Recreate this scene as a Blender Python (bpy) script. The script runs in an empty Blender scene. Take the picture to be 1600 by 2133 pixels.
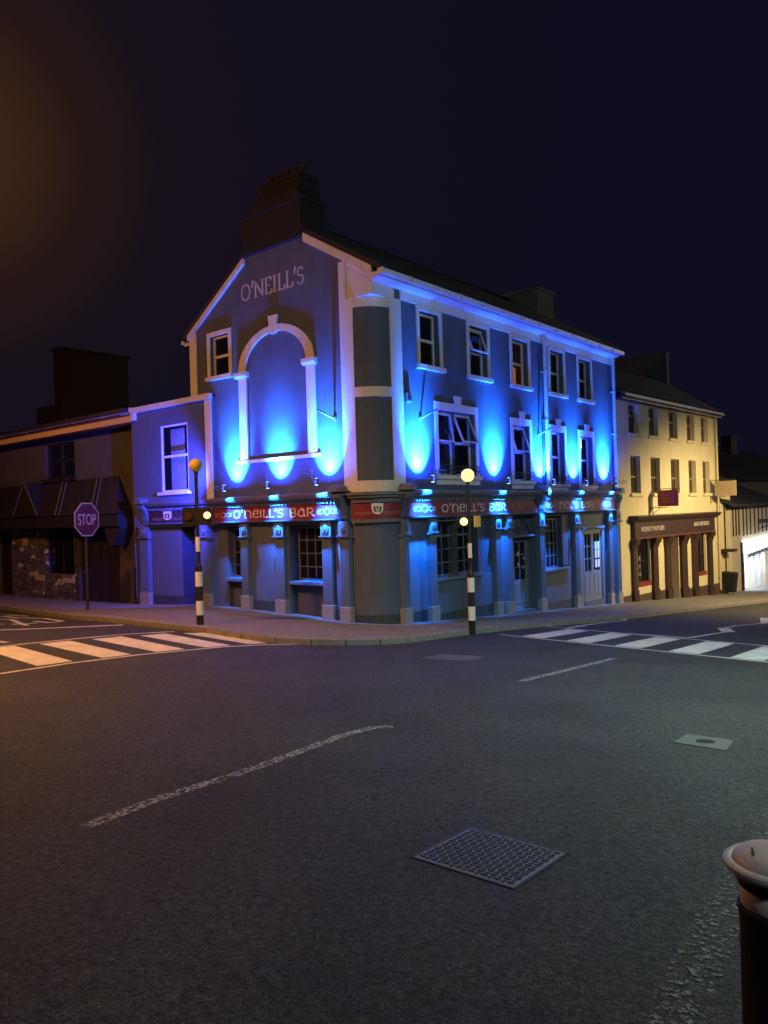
import bpy, bmesh, math, random
from mathutils import Vector, Matrix
random.seed(4)
R_ = math.radians
S = bpy.context.scene
COL = S.collection

# ------------------------------------------------------------------ camera
CZ = 2.6
cam_d = bpy.data.cameras.new("camera"); cam = bpy.data.objects.new("camera", cam_d); COL.objects.link(cam)
cam_d.sensor_fit = 'HORIZONTAL'; cam_d.sensor_width = 36.0; cam_d.lens = 1605/1600*36.0
cam_d.clip_start = 0.05; cam_d.clip_end = 2000
cam.matrix_world = Matrix.Translation((0, 0, CZ)) @ Matrix.Rotation(R_(90.125), 4, 'X') @ Matrix.Rotation(R_(-1.72), 4, 'Z')
S.camera = cam
S.view_settings.view_transform = 'Standard'; S.view_settings.look = 'None'
S.view_settings.exposure = 0; S.view_settings.gamma = 1

# ------------------------------------------------------------------ night sky
W = bpy.data.worlds.new("World"); S.world = W; W.use_nodes = True
nt = W.node_tree; nt.nodes.clear()
out = nt.nodes.new('ShaderNodeOutputWorld'); bg = nt.nodes.new('ShaderNodeBackground')
tc = nt.nodes.new('ShaderNodeTexCoord')
dot = nt.nodes.new('ShaderNodeVectorMath'); dot.operation = 'DOT_PRODUCT'
gl = Vector((-0.58, 1.0, 0.50)).normalized(); dot.inputs[1].default_value = gl  # lamp glow painted into the sky colour, brightest in this direction
ramp = nt.nodes.new('ShaderNodeValToRGB')
cr = ramp.color_ramp
cr.elements[0].position = 0.70; cr.elements[0].color = (0.0046, 0.0043, 0.0128, 1)
cr.elements[1].position = 1.0; cr.elements[1].color = (0.050, 0.0190, 0.0080, 1)
e = cr.elements.new(0.92); e.color = (0.0058, 0.0045, 0.0122, 1)
e = cr.elements.new(0.972); e.color = (0.0082, 0.0052, 0.0100, 1)
e = cr.elements.new(0.99); e.color = (0.0195, 0.0090, 0.0080, 1)
nt.links.new(tc.outputs['Generated'], dot.inputs[0]); nt.links.new(dot.outputs['Value'], ramp.inputs[0])
nt.links.new(ramp.outputs[0], bg.inputs[0]); nt.links.new(bg.outputs[0], out.inputs[0])
bg.inputs[1].default_value = 1.0

# ------------------------------------------------------------------ street lighting (lamps outside the frame, plus added fill lights)
def point(name, loc, power, col, r=0.15):
    d = bpy.data.lights.new(name, 'POINT'); d.energy = power; d.color = col; d.shadow_soft_size = r
    o = bpy.data.objects.new(name, d); COL.objects.link(o); o.location = loc; return o
def spot(name, loc, target, power, col, ang, blend=1.0, r=0.03, parent=None):
    d = bpy.data.lights.new(name, 'SPOT'); d.energy = power; d.color = col; d.shadow_soft_size = r
    d.spot_size = R_(ang); d.spot_blend = blend
    o = bpy.data.objects.new(name, d); COL.objects.link(o)
    if parent: o.parent = parent
    o.location = loc
    o.rotation_euler = (Vector(target)-Vector(loc)).to_track_quat('-Z', 'Y').to_euler()
    return o
SODIUM = (1.0, 0.36, 0.07)
spot("sodium_street_light", (-7.4, 13.0, 8.0), (-6.9, 13.8, 0), 3200, (1.0, 0.42, 0.10), 152, 1.0, 0.15)
point("sodium_gutter_fill", (-14.6, 20.6, 7.7), 680, (1.0, 0.42, 0.10), 0.15)  # added sodium-coloured fill to brighten the left house gutter
point("sodium_lamp_spill", (-7.4, 13.0, 7.8), 640, (1.0, 0.37, 0.09), 0.15)
spot("led_street_light", (6.8, 8.0, 7.4), (7.0, 9.8, 0), 3600, (0.72, 1.0, 0.95), 140, 1.0, 0.2)
point("rear_fill_light", (3.2, -4.0, 7.5), 420, (0.92, 0.95, 1.0), 0.25)  # added fill behind the camera to brighten the bollard cap
point("led_lamp_spill", (6.4, 7.2, 7.4), 800, (0.72, 1.0, 0.93), 0.25)
point("far_led_street_light", (39.2, 40.4, 8.1), 2500, (1.0, 0.93, 0.85), 1.0)
spot("yellow_street_light", (17.6, 26.6, 4.9), (16.3, 29.8, -2.0), 5000, (1.0, 0.74, 0.34), 158, 0.55, 0.2)

# ------------------------------------------------------------------ materials
def newmat(name):
    m = bpy.data.materials.new(name); m.use_nodes = True
    return m, m.node_tree, m.node_tree.nodes['Principled BSDF']
def mat(name, col, rough=0.6, var=0.0, scale=6.0, bump=0.0, bscale=80.0, metal=0.0, spec=None, dirt=None, streak=0.0):
    m, t, b = newmat(name)
    b.inputs['Base Color'].default_value = (*col, 1); b.inputs['Roughness'].default_value = rough
    b.inputs['Metallic'].default_value = metal
    if spec is not None: b.inputs['Specular IOR Level'].default_value = spec
    co = t.nodes.new('ShaderNodeTexCoord')
    if var > 0:
        n = t.nodes.new('ShaderNodeTexNoise'); n.inputs['Scale'].default_value = scale; n.inputs['Detail'].default_value = 8
        n.inputs['Roughness'].default_value = 0.65
        r = t.nodes.new('ShaderNodeValToRGB')
        lo = dirt if dirt else tuple(c*(1-var) for c in col); hi = tuple(min(1, c*(1+var*0.6)) for c in col)
        r.color_ramp.elements[0].position = 0.28; r.color_ramp.elements[0].color = (*lo, 1)
        r.color_ramp.elements[1].position = 0.68; r.color_ramp.elements[1].color = (*hi, 1)
        e_ = r.color_ramp.elements.new(0.46); e_.color = (*col, 1)
        t.links.new(co.outputs['Object'], n.inputs['Vector']); t.links.new(n.outputs['Fac'], r.inputs[0]); t.links.new(r.outputs[0], b.inputs['Base Color'])
        if streak > 0:
            mp = t.nodes.new('ShaderNodeMapping'); mp.inputs['Scale'].default_value = (1, 1, .10)
            n3 = t.nodes.new('ShaderNodeTexNoise'); n3.inputs['Scale'].default_value = 5.5; n3.inputs['Detail'].default_value = 7; n3.inputs['Roughness'].default_value = .7
            q = t.nodes.new('ShaderNodeMapRange'); q.inputs['From Min'].default_value = .42; q.inputs['From Max'].default_value = .66; q.inputs['To Min'].default_value = 1; q.inputs['To Max'].default_value = 1-streak
            mu = t.nodes.new('ShaderNodeMixRGB'); mu.blend_type = 'MULTIPLY'; mu.inputs[0].default_value = 1
            t.links.new(co.outputs['Object'], mp.inputs[0]); t.links.new(mp.outputs[0], n3.inputs['Vector']); t.links.new(n3.outputs['Fac'], q.inputs['Value'])
            t.links.new(r.outputs[0], mu.inputs[1]); t.links.new(q.outputs[0], mu.inputs[2]); t.links.new(mu.outputs[0], b.inputs['Base Color'])
    if bump > 0:
        n2 = t.nodes.new('ShaderNodeTexNoise'); n2.inputs['Scale'].default_value = bscale; n2.inputs['Detail'].default_value = 4
        bp = t.nodes.new('ShaderNodeBump'); bp.inputs['Strength'].default_value = bump; bp.inputs['Distance'].default_value = 0.01
        t.links.new(co.outputs['Object'], n2.inputs['Vector']); t.links.new(n2.outputs['Fac'], bp.inputs['Height']); t.links.new(bp.outputs[0], b.inputs['Normal'])
    return m
def emit(name, col, strength):
    m, t, b = newmat(name)
    b.inputs['Base Color'].default_value = (*col, 1)
    b.inputs['Emission Color'].default_value = (*col, 1); b.inputs['Emission Strength'].default_value = strength
    return m
def glassmat(name, mixf=0.35, tint=(0.02, 0.02, 0.025)):
    m, t, b = newmat(name)
    b.inputs['Base Color'].default_value = (*tint, 1); b.inputs['Roughness'].default_value = 0.04; b.inputs['IOR'].default_value = 1.6
    tr = t.nodes.new('ShaderNodeBsdfTransparent'); mx = t.nodes.new('ShaderNodeMixShader')
    mx.inputs[0].default_value = mixf
    o = t.nodes['Material Output']
    t.links.new(tr.outputs[0], mx.inputs[1]); t.links.new(b.outputs[0], mx.inputs[2]); t.links.new(mx.outputs[0], o.inputs[0])
    return m

WALL = mat('grey_wall_paint', (0.085, 0.106, 0.148), 0.75, 0.16, 1.6, 0.45, 45, streak=.12)
CREAM = mat('cream_paint', (0.72, 0.66, 0.54), 0.55, 0.10, 3.0, 0.15, 60, streak=.10)
UPVC = mat('white_window_frame', (0.72, 0.72, 0.70), 0.35, 0.04, 5)
SHOP = mat('blue_grey_shopfront_paint', (0.105, 0.135, 0.185), 0.5, 0.12, 4, 0.15, 60)
PLINTH = mat('dark_plinth_paint', (0.035, 0.045, 0.045), 0.6, 0.25, 6, 0.2, 50)
CORN = mat('cornice_lead', (0.13, 0.13, 0.15), 0.45, 0.25, 7, 0.25, 40)
RED = mat('red_fascia_paint', (0.21, 0.018, 0.036), 0.45, 0.10, 5)
LETTER = mat('cream_lettering', (0.80, 0.74, 0.62), 0.5)
ORN = mat('faded_gold_scroll', (0.42, 0.24, 0.17), 0.5)
ORNW = mat('pale_scroll', (0.62, 0.55, 0.48), 0.5)
LETG = mat('gable_lettering', (0.50, 0.48, 0.52), 0.5)
BLACK = mat('black_paint', (0.012, 0.012, 0.013), 0.45, 0.3, 9)
IRON = mat('painted_iron', (0.03, 0.03, 0.035), 0.5)
SLATE = mat('roof_slate', (0.014, 0.013, 0.016), 0.65, 0.4, 8, 0.5, 14)
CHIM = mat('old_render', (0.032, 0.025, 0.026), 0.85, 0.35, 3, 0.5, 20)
POT = mat('clay_pot', (0.03, 0.015, 0.01), 0.8, 0.3, 10)
GUT = mat('white_gutter', (0.66, 0.63, 0.60), 0.4, 0.12, 9)
GLASS = glassmat('window_glass', 0.45)
DGLASS = glassmat('dark_window_glass', 0.92, (0.010, 0.011, 0.014))
YWALL = mat('yellow_render', (0.64, 0.56, 0.36), 0.75, 0.10, 2.2, 0.3, 40, streak=.12)
BROWN = mat('brown_paint', (0.042, 0.021, 0.017), 0.45, 0.2, 5)
YPL = mat('brown_plinth', (0.07, 0.045, 0.035), 0.6, 0.3, 6)
HWALL = mat('drab_render', (0.082, 0.066, 0.06), 0.85, 0.22, 2.0, 0.4, 30)
DARKW = mat('dark_timber', (0.022, 0.014, 0.012), 0.6, 0.3, 6)
CANV = mat('dark_canopy', (0.014, 0.010, 0.009), 0.75, 0.3, 4)
WOODP = mat('grey_door_paint', (0.17, 0.20, 0.24), 0.45, 0.1, 5)
PAPER = mat('paper_notice', (0.75, 0.75, 0.78), 0.7)
CURT = mat('net_curtain', (0.55, 0.60, 0.62), 0.9, 0.25, 5)
BLIND = emit('glowing_orange_blind', (0.80, 0.24, 0.07), 0.55)  # glow put into the blind material in place of lamplight through it
MET = mat('galvanised_metal', (0.30, 0.30, 0.31), 0.4, 0.1, 8, metal=0.6)

def sstep(t, m, fac_in, lo, hi):
    r = t.nodes.new('ShaderNodeMapRange'); r.inputs['From Min'].default_value = lo; r.inputs['From Max'].default_value = hi
    t.links.new(fac_in, r.inputs['Value']); return r.outputs[0]
def asphalt():
    m, t, b = newmat('asphalt')
    co = t.nodes.new('ShaderNodeTexCoord')
    n1 = t.nodes.new('ShaderNodeTexNoise'); n1.inputs['Scale'].default_value = 55; n1.inputs['Detail'].default_value = 3; n1.inputs['Roughness'].default_value = 0.7
    n2 = t.nodes.new('ShaderNodeTexNoise'); n2.inputs['Scale'].default_value = 0.9; n2.inputs['Detail'].default_value = 6
    n3 = t.nodes.new('ShaderNodeTexNoise'); n3.inputs['Scale'].default_value = 20; n3.inputs['Detail'].default_value = 5; n3.inputs['Roughness'].default_value = 0.7
    v = t.nodes.new('ShaderNodeTexVoronoi'); v.inputs['Scale'].default_value = 120
    for n in (n1, n2, n3, v): t.links.new(co.outputs['Object'], n.inputs['Vector'])
    a = sstep(t, m, n1.outputs['Fac'], 0.35, 0.68)
    c = sstep(t, m, n2.outputs['Fac'], 0.3, 0.7)
    d3 = sstep(t, m, n3.outputs['Fac'], 0.3, 0.7)
    mx = t.nodes.new('ShaderNodeMixRGB'); mx.inputs[1].default_value = (0.009, 0.009, 0.0085, 1); mx.inputs[2].default_value = (0.070, 0.072, 0.066, 1)
    t.links.new(a, mx.inputs[0])
    m2 = t.nodes.new('ShaderNodeMixRGB'); m2.blend_type = 'MULTIPLY'; m2.inputs[0].default_value = 1
    q = t.nodes.new('ShaderNodeMapRange'); q.inputs['To Min'].default_value = 0.72; q.inputs['To Max'].default_value = 1.22
    t.links.new(c, q.inputs['Value']); t.links.new(mx.outputs[0], m2.inputs[1]); t.links.new(q.outputs[0], m2.inputs[2])
    m3 = t.nodes.new('ShaderNodeMixRGB'); m3.blend_type = 'MULTIPLY'; m3.inputs[0].default_value = 1
    q3 = t.nodes.new('ShaderNodeMapRange'); q3.inputs['To Min'].default_value = 0.32; q3.inputs['To Max'].default_value = 1.7
    t.links.new(d3, q3.inputs['Value']); t.links.new(m2.outputs[0], m3.inputs[1]); t.links.new(q3.outputs[0], m3.inputs[2])
    t.links.new(m3.outputs[0], b.inputs['Base Color'])
    b.inputs['Roughness'].default_value = 0.75; b.inputs['Specular IOR Level'].default_value = 0.35
    bp = t.nodes.new('ShaderNodeBump'); bp.inputs['Strength'].default_value = 0.9; bp.inputs['Distance'].default_value = 0.008
    ad = t.nodes.new('ShaderNodeMath'); t.links.new(n1.outputs['Fac'], ad.inputs[0]); t.links.new(v.outputs['Distance'], ad.inputs[1])
    t.links.new(ad.outputs[0], bp.inputs['Height']); t.links.new(bp.outputs[0], b.inputs['Normal'])
    return m
ASPH = asphalt()
PAVE = mat('concrete_pavement', (0.17, 0.155, 0.15), 0.8, 0.32, 2.5, 0.5, 60)
KERB = mat('kerb_stone', (0.20, 0.185, 0.17), 0.75, 0.3, 7, 0.4, 40)
PATCH = mat('road_patch', (0.070, 0.066, 0.072), 0.75, 0.3, 8, 0.6, 60)
COVER = mat('cast_iron_cover', (0.17, 0.16, 0.16), 0.5, 0.35, 30, 0.2, 60, metal=0.0)
CONC = mat('concrete_surround', (0.085, 0.09, 0.085), 0.8, 0.25, 20, 0.4, 50)
def paintmat(name, col, wear, scale=35):
    m, t, b = newmat(name)
    b.inputs['Base Color'].default_value = (*col, 1); b.inputs['Roughness'].default_value = 0.6
    co = t.nodes.new('ShaderNodeTexCoord'); n = t.nodes.new('ShaderNodeTexNoise'); n.inputs['Scale'].default_value = scale
    n.inputs['Detail'].default_value = 7; n.inputs['Roughness'].default_value = 0.75
    t.links.new(co.outputs['Object'], n.inputs['Vector'])
    r = t.nodes.new('ShaderNodeMapRange'); r.inputs['From Min'].default_value = wear; r.inputs['From Max'].default_value = wear+0.07
    t.links.new(n.outputs['Fac'], r.inputs['Value'])
    n2 = t.nodes.new('ShaderNodeTexNoise'); n2.inputs['Scale'].default_value = 3.5; n2.inputs['Detail'].default_value = 6
    t.links.new(co.outputs['Object'], n2.inputs['Vector'])
    cr_ = t.nodes.new('ShaderNodeValToRGB'); cr_.color_ramp.elements[0].position = 0.3; cr_.color_ramp.elements[0].color = (*[c*0.72 for c in col], 1)
    cr_.color_ramp.elements[1].position = 0.65; cr_.color_ramp.elements[1].color = (*col, 1)
    t.links.new(n2.outputs['Fac'], cr_.inputs[0]); t.links.new(cr_.outputs[0], b.inputs['Base Color'])
    tr = t.nodes.new('ShaderNodeBsdfTransparent'); mx = t.nodes.new('ShaderNodeMixShader')
    t.links.new(r.outputs[0], mx.inputs[0]); t.links.new(tr.outputs[0], mx.inputs[1]); t.links.new(b.outputs[0], mx.inputs[2])
    t.links.new(mx.outputs[0], t.nodes['Material Output'].inputs[0])
    return m
ZPAINT = paintmat('road_paint', (0.62, 0.61, 0.57), 0.27)
WPAINT = paintmat('worn_road_paint', (0.40, 0.40, 0.38), 0.475, 30)
VPAINT = paintmat('very_worn_road_paint', (0.19, 0.19, 0.18), 0.52, 34)
def stonemat():
    m, t, b = newmat('rubble_stone')
    co = t.nodes.new('ShaderNodeTexCoord'); mp = t.nodes.new('ShaderNodeMapping'); mp.inputs['Scale'].default_value = (1, 1, 2.6)
    v = t.nodes.new('ShaderNodeTexVoronoi'); v.inputs['Scale'].default_value = 2.3
    v2 = t.nodes.new('ShaderNodeTexVoronoi'); v2.feature = 'DISTANCE_TO_EDGE'; v2.inputs['Scale'].default_value = 2.3
    t.links.new(co.outputs['Object'], mp.inputs[0]); t.links.new(mp.outputs[0], v.inputs['Vector']); t.links.new(mp.outputs[0], v2.inputs['Vector'])
    hs = t.nodes.new('ShaderNodeSeparateColor'); t.links.new(v.outputs['Color'], hs.inputs[0])
    r = t.nodes.new('ShaderNodeValToRGB'); r.color_ramp.elements[0].color = (0.07, 0.05, 0.04, 1); r.color_ramp.elements[1].color = (0.17, 0.13, 0.09, 1)
    e_ = r.color_ramp.elements.new(0.88); e_.color = (0.18, 0.14, 0.10, 1); e_ = r.color_ramp.elements.new(0.93); e_.color = (0.55, 0.44, 0.28, 1)
    r.color_ramp.elements[-1].color = (0.5, 0.42, 0.28, 1)
    t.links.new(hs.outputs[0], r.inputs[0])
    q = t.nodes.new('ShaderNodeMapRange'); q.inputs['From Max'].default_value = 0.05; t.links.new(v2.outputs['Distance'], q.inputs['Value'])
    mm = t.nodes.new('ShaderNodeMixRGB'); mm.inputs[1].default_value = (0.05, 0.04, 0.032, 1)
    t.links.new(q.outputs[0], mm.inputs[0]); t.links.new(r.outputs[0], mm.inputs[2]); t.links.new(mm.outputs[0], b.inputs['Base Color'])
    bp = t.nodes.new('ShaderNodeBump'); bp.inputs['Distance'].default_value = 0.05; t.links.new(q.outputs[0], bp.inputs['Height']); t.links.new(bp.outputs[0], b.inputs['Normal'])
    b.inputs['Roughness'].default_value = 0.85
    return m
STONE = stonemat()

# ------------------------------------------------------------------ helpers
def tag(o, label=None, cat=None, group=None, kind=None):
    if label: o['label'] = label
    if cat: o['category'] = cat
    if group: o['group'] = group
    if kind: o['kind'] = kind
    return o
def empty(name, loc=(0, 0, 0), rz=0.0, **k):
    o = bpy.data.objects.new(name, None); COL.objects.link(o); o.location = loc; o.rotation_euler = (0, 0, rz)
    o.empty_display_size = 0.2
    return tag(o, **k)
class Face:
    """facade frame: s along the wall, z up, d outwards, in the local space of its building"""
    def __init__(f, o, ds, dn): f.o = Vector((*o, 0)); f.ds = Vector((*ds, 0)); f.dn = Vector((*dn, 0))
    def __call__(f, s, z, d=0.0): return f.o + f.ds*s + f.dn*d + Vector((0, 0, z))
class MB:
    def __init__(b): b.bm = bmesh.new(); b.sm = False
    def hexa(b, P):
        v = [b.bm.verts.new(p) for p in P]
        for q in ((0,1,2,3),(4,5,6,7),(0,1,5,4),(1,2,6,5),(2,3,7,6),(3,0,4,7)): b.bm.faces.new([v[i] for i in q])
    def box(b, f, s0, s1, z0, z1, d0, d1):
        b.hexa([f(s0,z0,d0), f(s1,z0,d0), f(s1,z1,d0), f(s0,z1,d0), f(s0,z0,d1), f(s1,z0,d1), f(s1,z1,d1), f(s0,z1,d1)])
    def quad(b, *P): b.bm.faces.new([b.bm.verts.new(p) for p in P])
    def prism(b, f, pts, d0, d1):
        """closed outline pts [(s,z)] extruded from d0 to d1"""
        A = [b.bm.verts.new(f(s, z, d0)) for s, z in pts]; B = [b.bm.verts.new(f(s, z, d1)) for s, z in pts]
        n = len(pts)
        b.bm.faces.new(A); b.bm.faces.new(B)
        for i in range(n): b.bm.faces.new((A[i], A[(i+1) % n], B[(i+1) % n], B[i]))
    def profile(b, f, s0, s1, prof):
        """moulding: closed profile [(d,z)] swept from s0 to s1"""
        A = [b.bm.verts.new(f(s0, z, d)) for d, z in prof]; B = [b.bm.verts.new(f(s1, z, d)) for d, z in prof]
        n = len(prof); b.bm.faces.new(A); b.bm.faces.new(B)
        for i in range(n): b.bm.faces.new((A[i], A[(i+1) % n], B[(i+1) % n], B[i]))
    def tube(b, p0, p1, r0, r1=None, n=12):
        r1 = r0 if r1 is None else r1
        p0 = Vector(p0); p1 = Vector(p1); ax = (p1-p0).normalized()
        u = ax.orthogonal().normalized(); w = ax.cross(u)
        A = [b.bm.verts.new(p0+(u*math.cos(a)+w*math.sin(a))*r0) for a in [i*2*math.pi/n for i in range(n)]]
        B = [b.bm.verts.new(p1+(u*math.cos(a)+w*math.sin(a))*r1) for a in [i*2*math.pi/n for i in range(n)]]
        b.bm.faces.new(A); b.bm.faces.new(B)
        for i in range(n): b.bm.faces.new((A[i], A[(i+1) % n], B[(i+1) % n], B[i]))
    def lathe(b, c, prof, n=40):
        """prof [(r,z)] about vertical axis at c"""
        c = Vector(c); rings = []
        for r, z in prof:
            if r < 1e-5: rings.append([b.bm.verts.new(c+Vector((0, 0, z)))])
            else: rings.append([b.bm.verts.new(c+Vector((r*math.cos(a), r*math.sin(a), z))) for a in [i*2*math.pi/n for i in range(n)]])
        for A, B in zip(rings, rings[1:]):
            for i in range(n):
                if len(A) == 1 and len(B) == 1: continue
                if len(A) == 1: b.bm.faces.new((A[0], B[(i+1) % n], B[i]))
                elif len(B) == 1: b.bm.faces.new((A[i], A[(i+1) % n], B[0]))
                else: b.bm.faces.new((A[i], A[(i+1) % n], B[(i+1) % n], B[i]))
        b.sm = True
    def stroke(b, f, pts, w, d0, d1, thin=None):
        """pen stroke along pts [(s,z)], width w (or thin for near-horizontal runs)"""
        for (x0, y0), (x1, y1) in zip(pts, pts[1:]):
            L = math.hypot(x1-x0, y1-y0)
            if L < 1e-6: continue
            nx, ny = -(y1-y0)/L, (x1-x0)/L
            ww = w
            if thin: ww = thin + (w-thin)*abs(y1-y0)/L
            ex, ey = (x1-x0)/L*ww*0.18, (y1-y0)/L*ww*0.18
            h = ww/2
            b.prism(f, [(x0-ex+nx*h, y0-ey+ny*h), (x1+ex+nx*h, y1+ey+ny*h), (x1+ex-nx*h, y1+ey-ny*h), (x0-ex-nx*h, y0-ey-ny*h)], d0, d1)
    def build(b, name, m, parent=None, bevel=0.0, smooth=None):
        bmesh.ops.recalc_face_normals(b.bm, faces=b.bm.faces)
        me = bpy.data.meshes.new(name); b.bm.to_mesh(me); b.bm.free()
        me.materials.append(m)
        if smooth or (smooth is None and b.sm):
            for p in me.polygons: p.use_smooth = True
            me.set_sharp_from_angle(angle=R_(40))
        o = bpy.data.objects.new(name, me); COL.objects.link(o)
        if parent: o.parent = parent
        if bevel:
            md = o.modifiers.new('bevel', 'BEVEL'); md.width = bevel; md.segments = 2; md.limit_method = 'ANGLE'
        return o
def part(name, m, parent, f, *boxes, bevel=0.0):
    if len(boxes) > 1 and name in ('plinth', 'door_panel_wall', 'pale_stone', 'notice', 'property_card'):
        return [part(name, m, parent, f, q, bevel=bevel) for q in boxes]
    b = MB()
    for q in boxes: b.box(f, *q)
    return b.build(name, m, parent, bevel)
def wall(b, f, s0, s1, z0, z1, holes, depth=0.2, d=0.0):
    """wall front with rectangular openings and their reveals; zfun bottoms are flat (ground hides them)"""
    ss = sorted({s0, s1, *[v for h in holes for v in h[:2]]}); zs = sorted({z0, z1, *[v for h in holes for v in h[2:4]]})
    ss = [v for v in ss if s0 <= v <= s1]; zs = [v for v in zs if z0 <= v <= z1]
    for a, c in zip(ss, ss[1:]):
        for e0, e1 in zip(zs, zs[1:]):
            ms, mz = (a+c)/2, (e0+e1)/2
            if any(h[0] < ms < h[1] and h[2] < mz < h[3] for h in holes): continue
            b.quad(f(a, e0, d), f(c, e0, d), f(c, e1, d), f(a, e1, d))
    for h in holes:
        a, c, e0, e1 = h[:4]; dp = h[4] if len(h) > 4 else depth
        b.quad(f(a, e0, d), f(a, e1, d), f(a, e1, d-dp), f(a, e0, d-dp)); b.quad(f(c, e0, d), f(c, e1, d), f(c, e1, d-dp), f(c, e0, d-dp))
        b.quad(f(a, e1, d), f(c, e1, d), f(c, e1, d-dp), f(a, e1, d-dp)); b.quad(f(a, e0, d), f(c, e0, d), f(c, e0, d-dp), f(a, e0, d-dp))
def text_mesh(name, txt, f, s_left, z_base, height, width, m, parent, d, sgn=1, depth=0.01):
    cu = bpy.data.curves.new(name+'_c', 'FONT'); cu.body = txt; cu.size = 1; cu.extrude = 0.0
    o = bpy.data.objects.new(name+'_c', cu); COL.objects.link(o)
    me = bpy.data.meshes.new_from_object(o.evaluated_get(bpy.context.evaluated_depsgraph_get()))
    bpy.data.objects.remove(o); 
    xs = [v.co.x for v in me.vertices]; ys = [v.co.y for v in me.vertices]
    x0, x1, y0, y1 = min(xs), max(xs), min(ys), max(ys)
    for v in me.vertices:
        u = (v.co.x-x0)/(x1-x0)*width; w = (v.co.y-y0)/(y1-y0)*height
        v.co = f(s_left+sgn*u, z_base+w, d)
    me.name = name; me.materials.clear(); me.materials.append(m)
    ob = bpy.data.objects.new(name, me); COL.objects.link(ob); ob.parent = parent
    md = ob.modifiers.new('solid', 'SOLIDIFY'); md.thickness = depth; md.offset = 0
    return ob

# ------------------------------------------------------------------ ground
def G(x, y):
    """height of the pavement surface; the carriageway lies 0.11 m lower"""
    x = max(-26, min(26, x)); y = max(-5, min(48, y))
    return 1.0-.0559*y-.0364*x+.20*math.exp(-((x+4.6)**2/16+(y-21)**2/30))
RD = -0.11
def axis(a, b, near0, near1, fine, coarse):
    v = [a]; 
    while v[-1] < b: v.append(v[-1]+(fine if near0 <= v[-1] < near1 else coarse))
    return v
def ground():
    xs = axis(-400, 400, -30, 30, 0.6, 10); ys = axis(-60, 700, -6, 50, 0.6, 10)
    xs = [x for x in xs]; bm = bmesh.new()
    V = [[bm.verts.new((x, y, G(x, y)+RD)) for x in xs] for y in ys]
    for j in range(len(ys)-1):
        for i in range(len(xs)-1): bm.faces.new((V[j][i], V[j][i+1], V[j+1][i+1], V[j+1][i]))
    me = bpy.data.meshes.new('road'); bm.to_mesh(me); bm.free(); me.materials.append(ASPH)
    for p in me.polygons: p.use_smooth = True
    o = bpy.data.objects.new('road', me); COL.objects.link(o); tag(o, kind='structure', label='dark asphalt road junction')
ground()
def drape_strip(b, A, B, n, m_, off):
    """bilinear quad patch between polyline edges A[0]->A[1] and B[0]->B[1] draped on the ground"""
    g = []
    for i in range(n+1):
        row = []
        for j in range(m_+1):
            u, v = i/n, j/m_
            p = [(A[0][k]*(1-u)+A[1][k]*u)*(1-v)+(B[0][k]*(1-u)+B[1][k]*u)*v for k in (0, 1)]
            row.append(b.bm.verts.new((p[0], p[1], G(*p)+off)))
        g.append(row)
    for i in range(n):
        for j in range(m_): b.bm.faces.new((g[i][j], g[i+1][j], g[i+1][j+1], g[i][j+1]))
def line_on_road(b, pts, w, off=RD+0.005):
    for p, q in zip(pts, pts[1:]):
        L = math.hypot(q[0]-p[0], q[1]-p[1]); n = (-(q[1]-p[1])/L*w/2, (q[0]-p[0])/L*w/2)
        k = max(1, int(L/0.4))
        drape_strip(b, ((p[0]+n[0], p[1]+n[1]), (q[0]+n[0], q[1]+n[1])), ((p[0]-n[0], p[1]-n[1]), (q[0]-n[0], q[1]-n[1])), k, 1, off)
kerb = [(-30, 43), (-18.5, 31.0), (-11.9, 23.9), (-7.89, 19.31), (-5.43, 17.21), (-3.81, 16.15), (-2.9, 15.3), (-2.15, 14.78), (-1.45, 14.60), (-0.8, 14.62), (-0.15, 14.80), (0.39, 15.15), (0.95, 15.85), (1.82, 16.95), (2.56, 17.75), (3.41, 18.60), (5.63, 20.5), (6.9, 21.8), (8.94, 24.1), (15.05, 30.43), (26, 42)]
back = [(-24, 46), (-14.5, 31.5), (-9.2, 27.0), (-5.8, 23.9), (-4.0, 22.0), (-2.6, 20.6), (-2.0, 20.2), (-1.4, 19.7), (-1.0, 19.3), (-0.6, 18.9), (-0.2, 18.7), (0.2, 18.7), (0.5, 18.9), (0.9, 19.5), (1.6, 20.2), (2.6, 21.4), (4.6, 23.6), (5.8, 25.2), (7.6, 27.6), (15.5, 36.0), (22, 46)]
b = MB()
for i in range(len(kerb)-1):
    L = math.dist(kerb[i], kerb[i+1])
    drape_strip(b, (kerb[i], kerb[i+1]), (back[i], back[i+1]), max(2, int(L/0.5)), 8, 0.0)
o = b.build('pavement', PAVE); tag(o, kind='structure', label='concrete pavement round the corner pub')
b = MB(); acc = 0
for i in range(len(kerb)-1):
    p, q = Vector(kerb[i]), Vector(kerb[i+1]); L = (q-p).length; t_ = (q-p)/L; n_ = Vector((t_.y, -t_.x))
    k = max(1, round(L/0.92)); 
    for j in range(k):
        a = p+t_*(L*j/k+0.008); c = p+t_*(L*(j+1)/k-0.008)
        mx_, my_ = (a+c)/2
        drop = 0.012 if (-4.6 < mx_ < -2.2) or (2.3 < mx_ < 3.9) else 0.0   # dropped kerb at the crossings
        P = []
        for zoff in (-0.18, 0.006-drop):
            for pt, sgn in ((a, 0.015), (c, 0.015), (c, -0.13), (a, -0.13)):
                x, y = pt+n_*sgn; P.append(Vector((x, y, G(x, y)+zoff+random.uniform(-.003, .003))))
        b.hexa([P[0], P[1], P[2], P[3], P[4], P[5], P[6], P[7]])
o = b.build('kerb', KERB, bevel=0.012); tag(o, kind='structure', label='stone kerb along the pavement edge')

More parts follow.
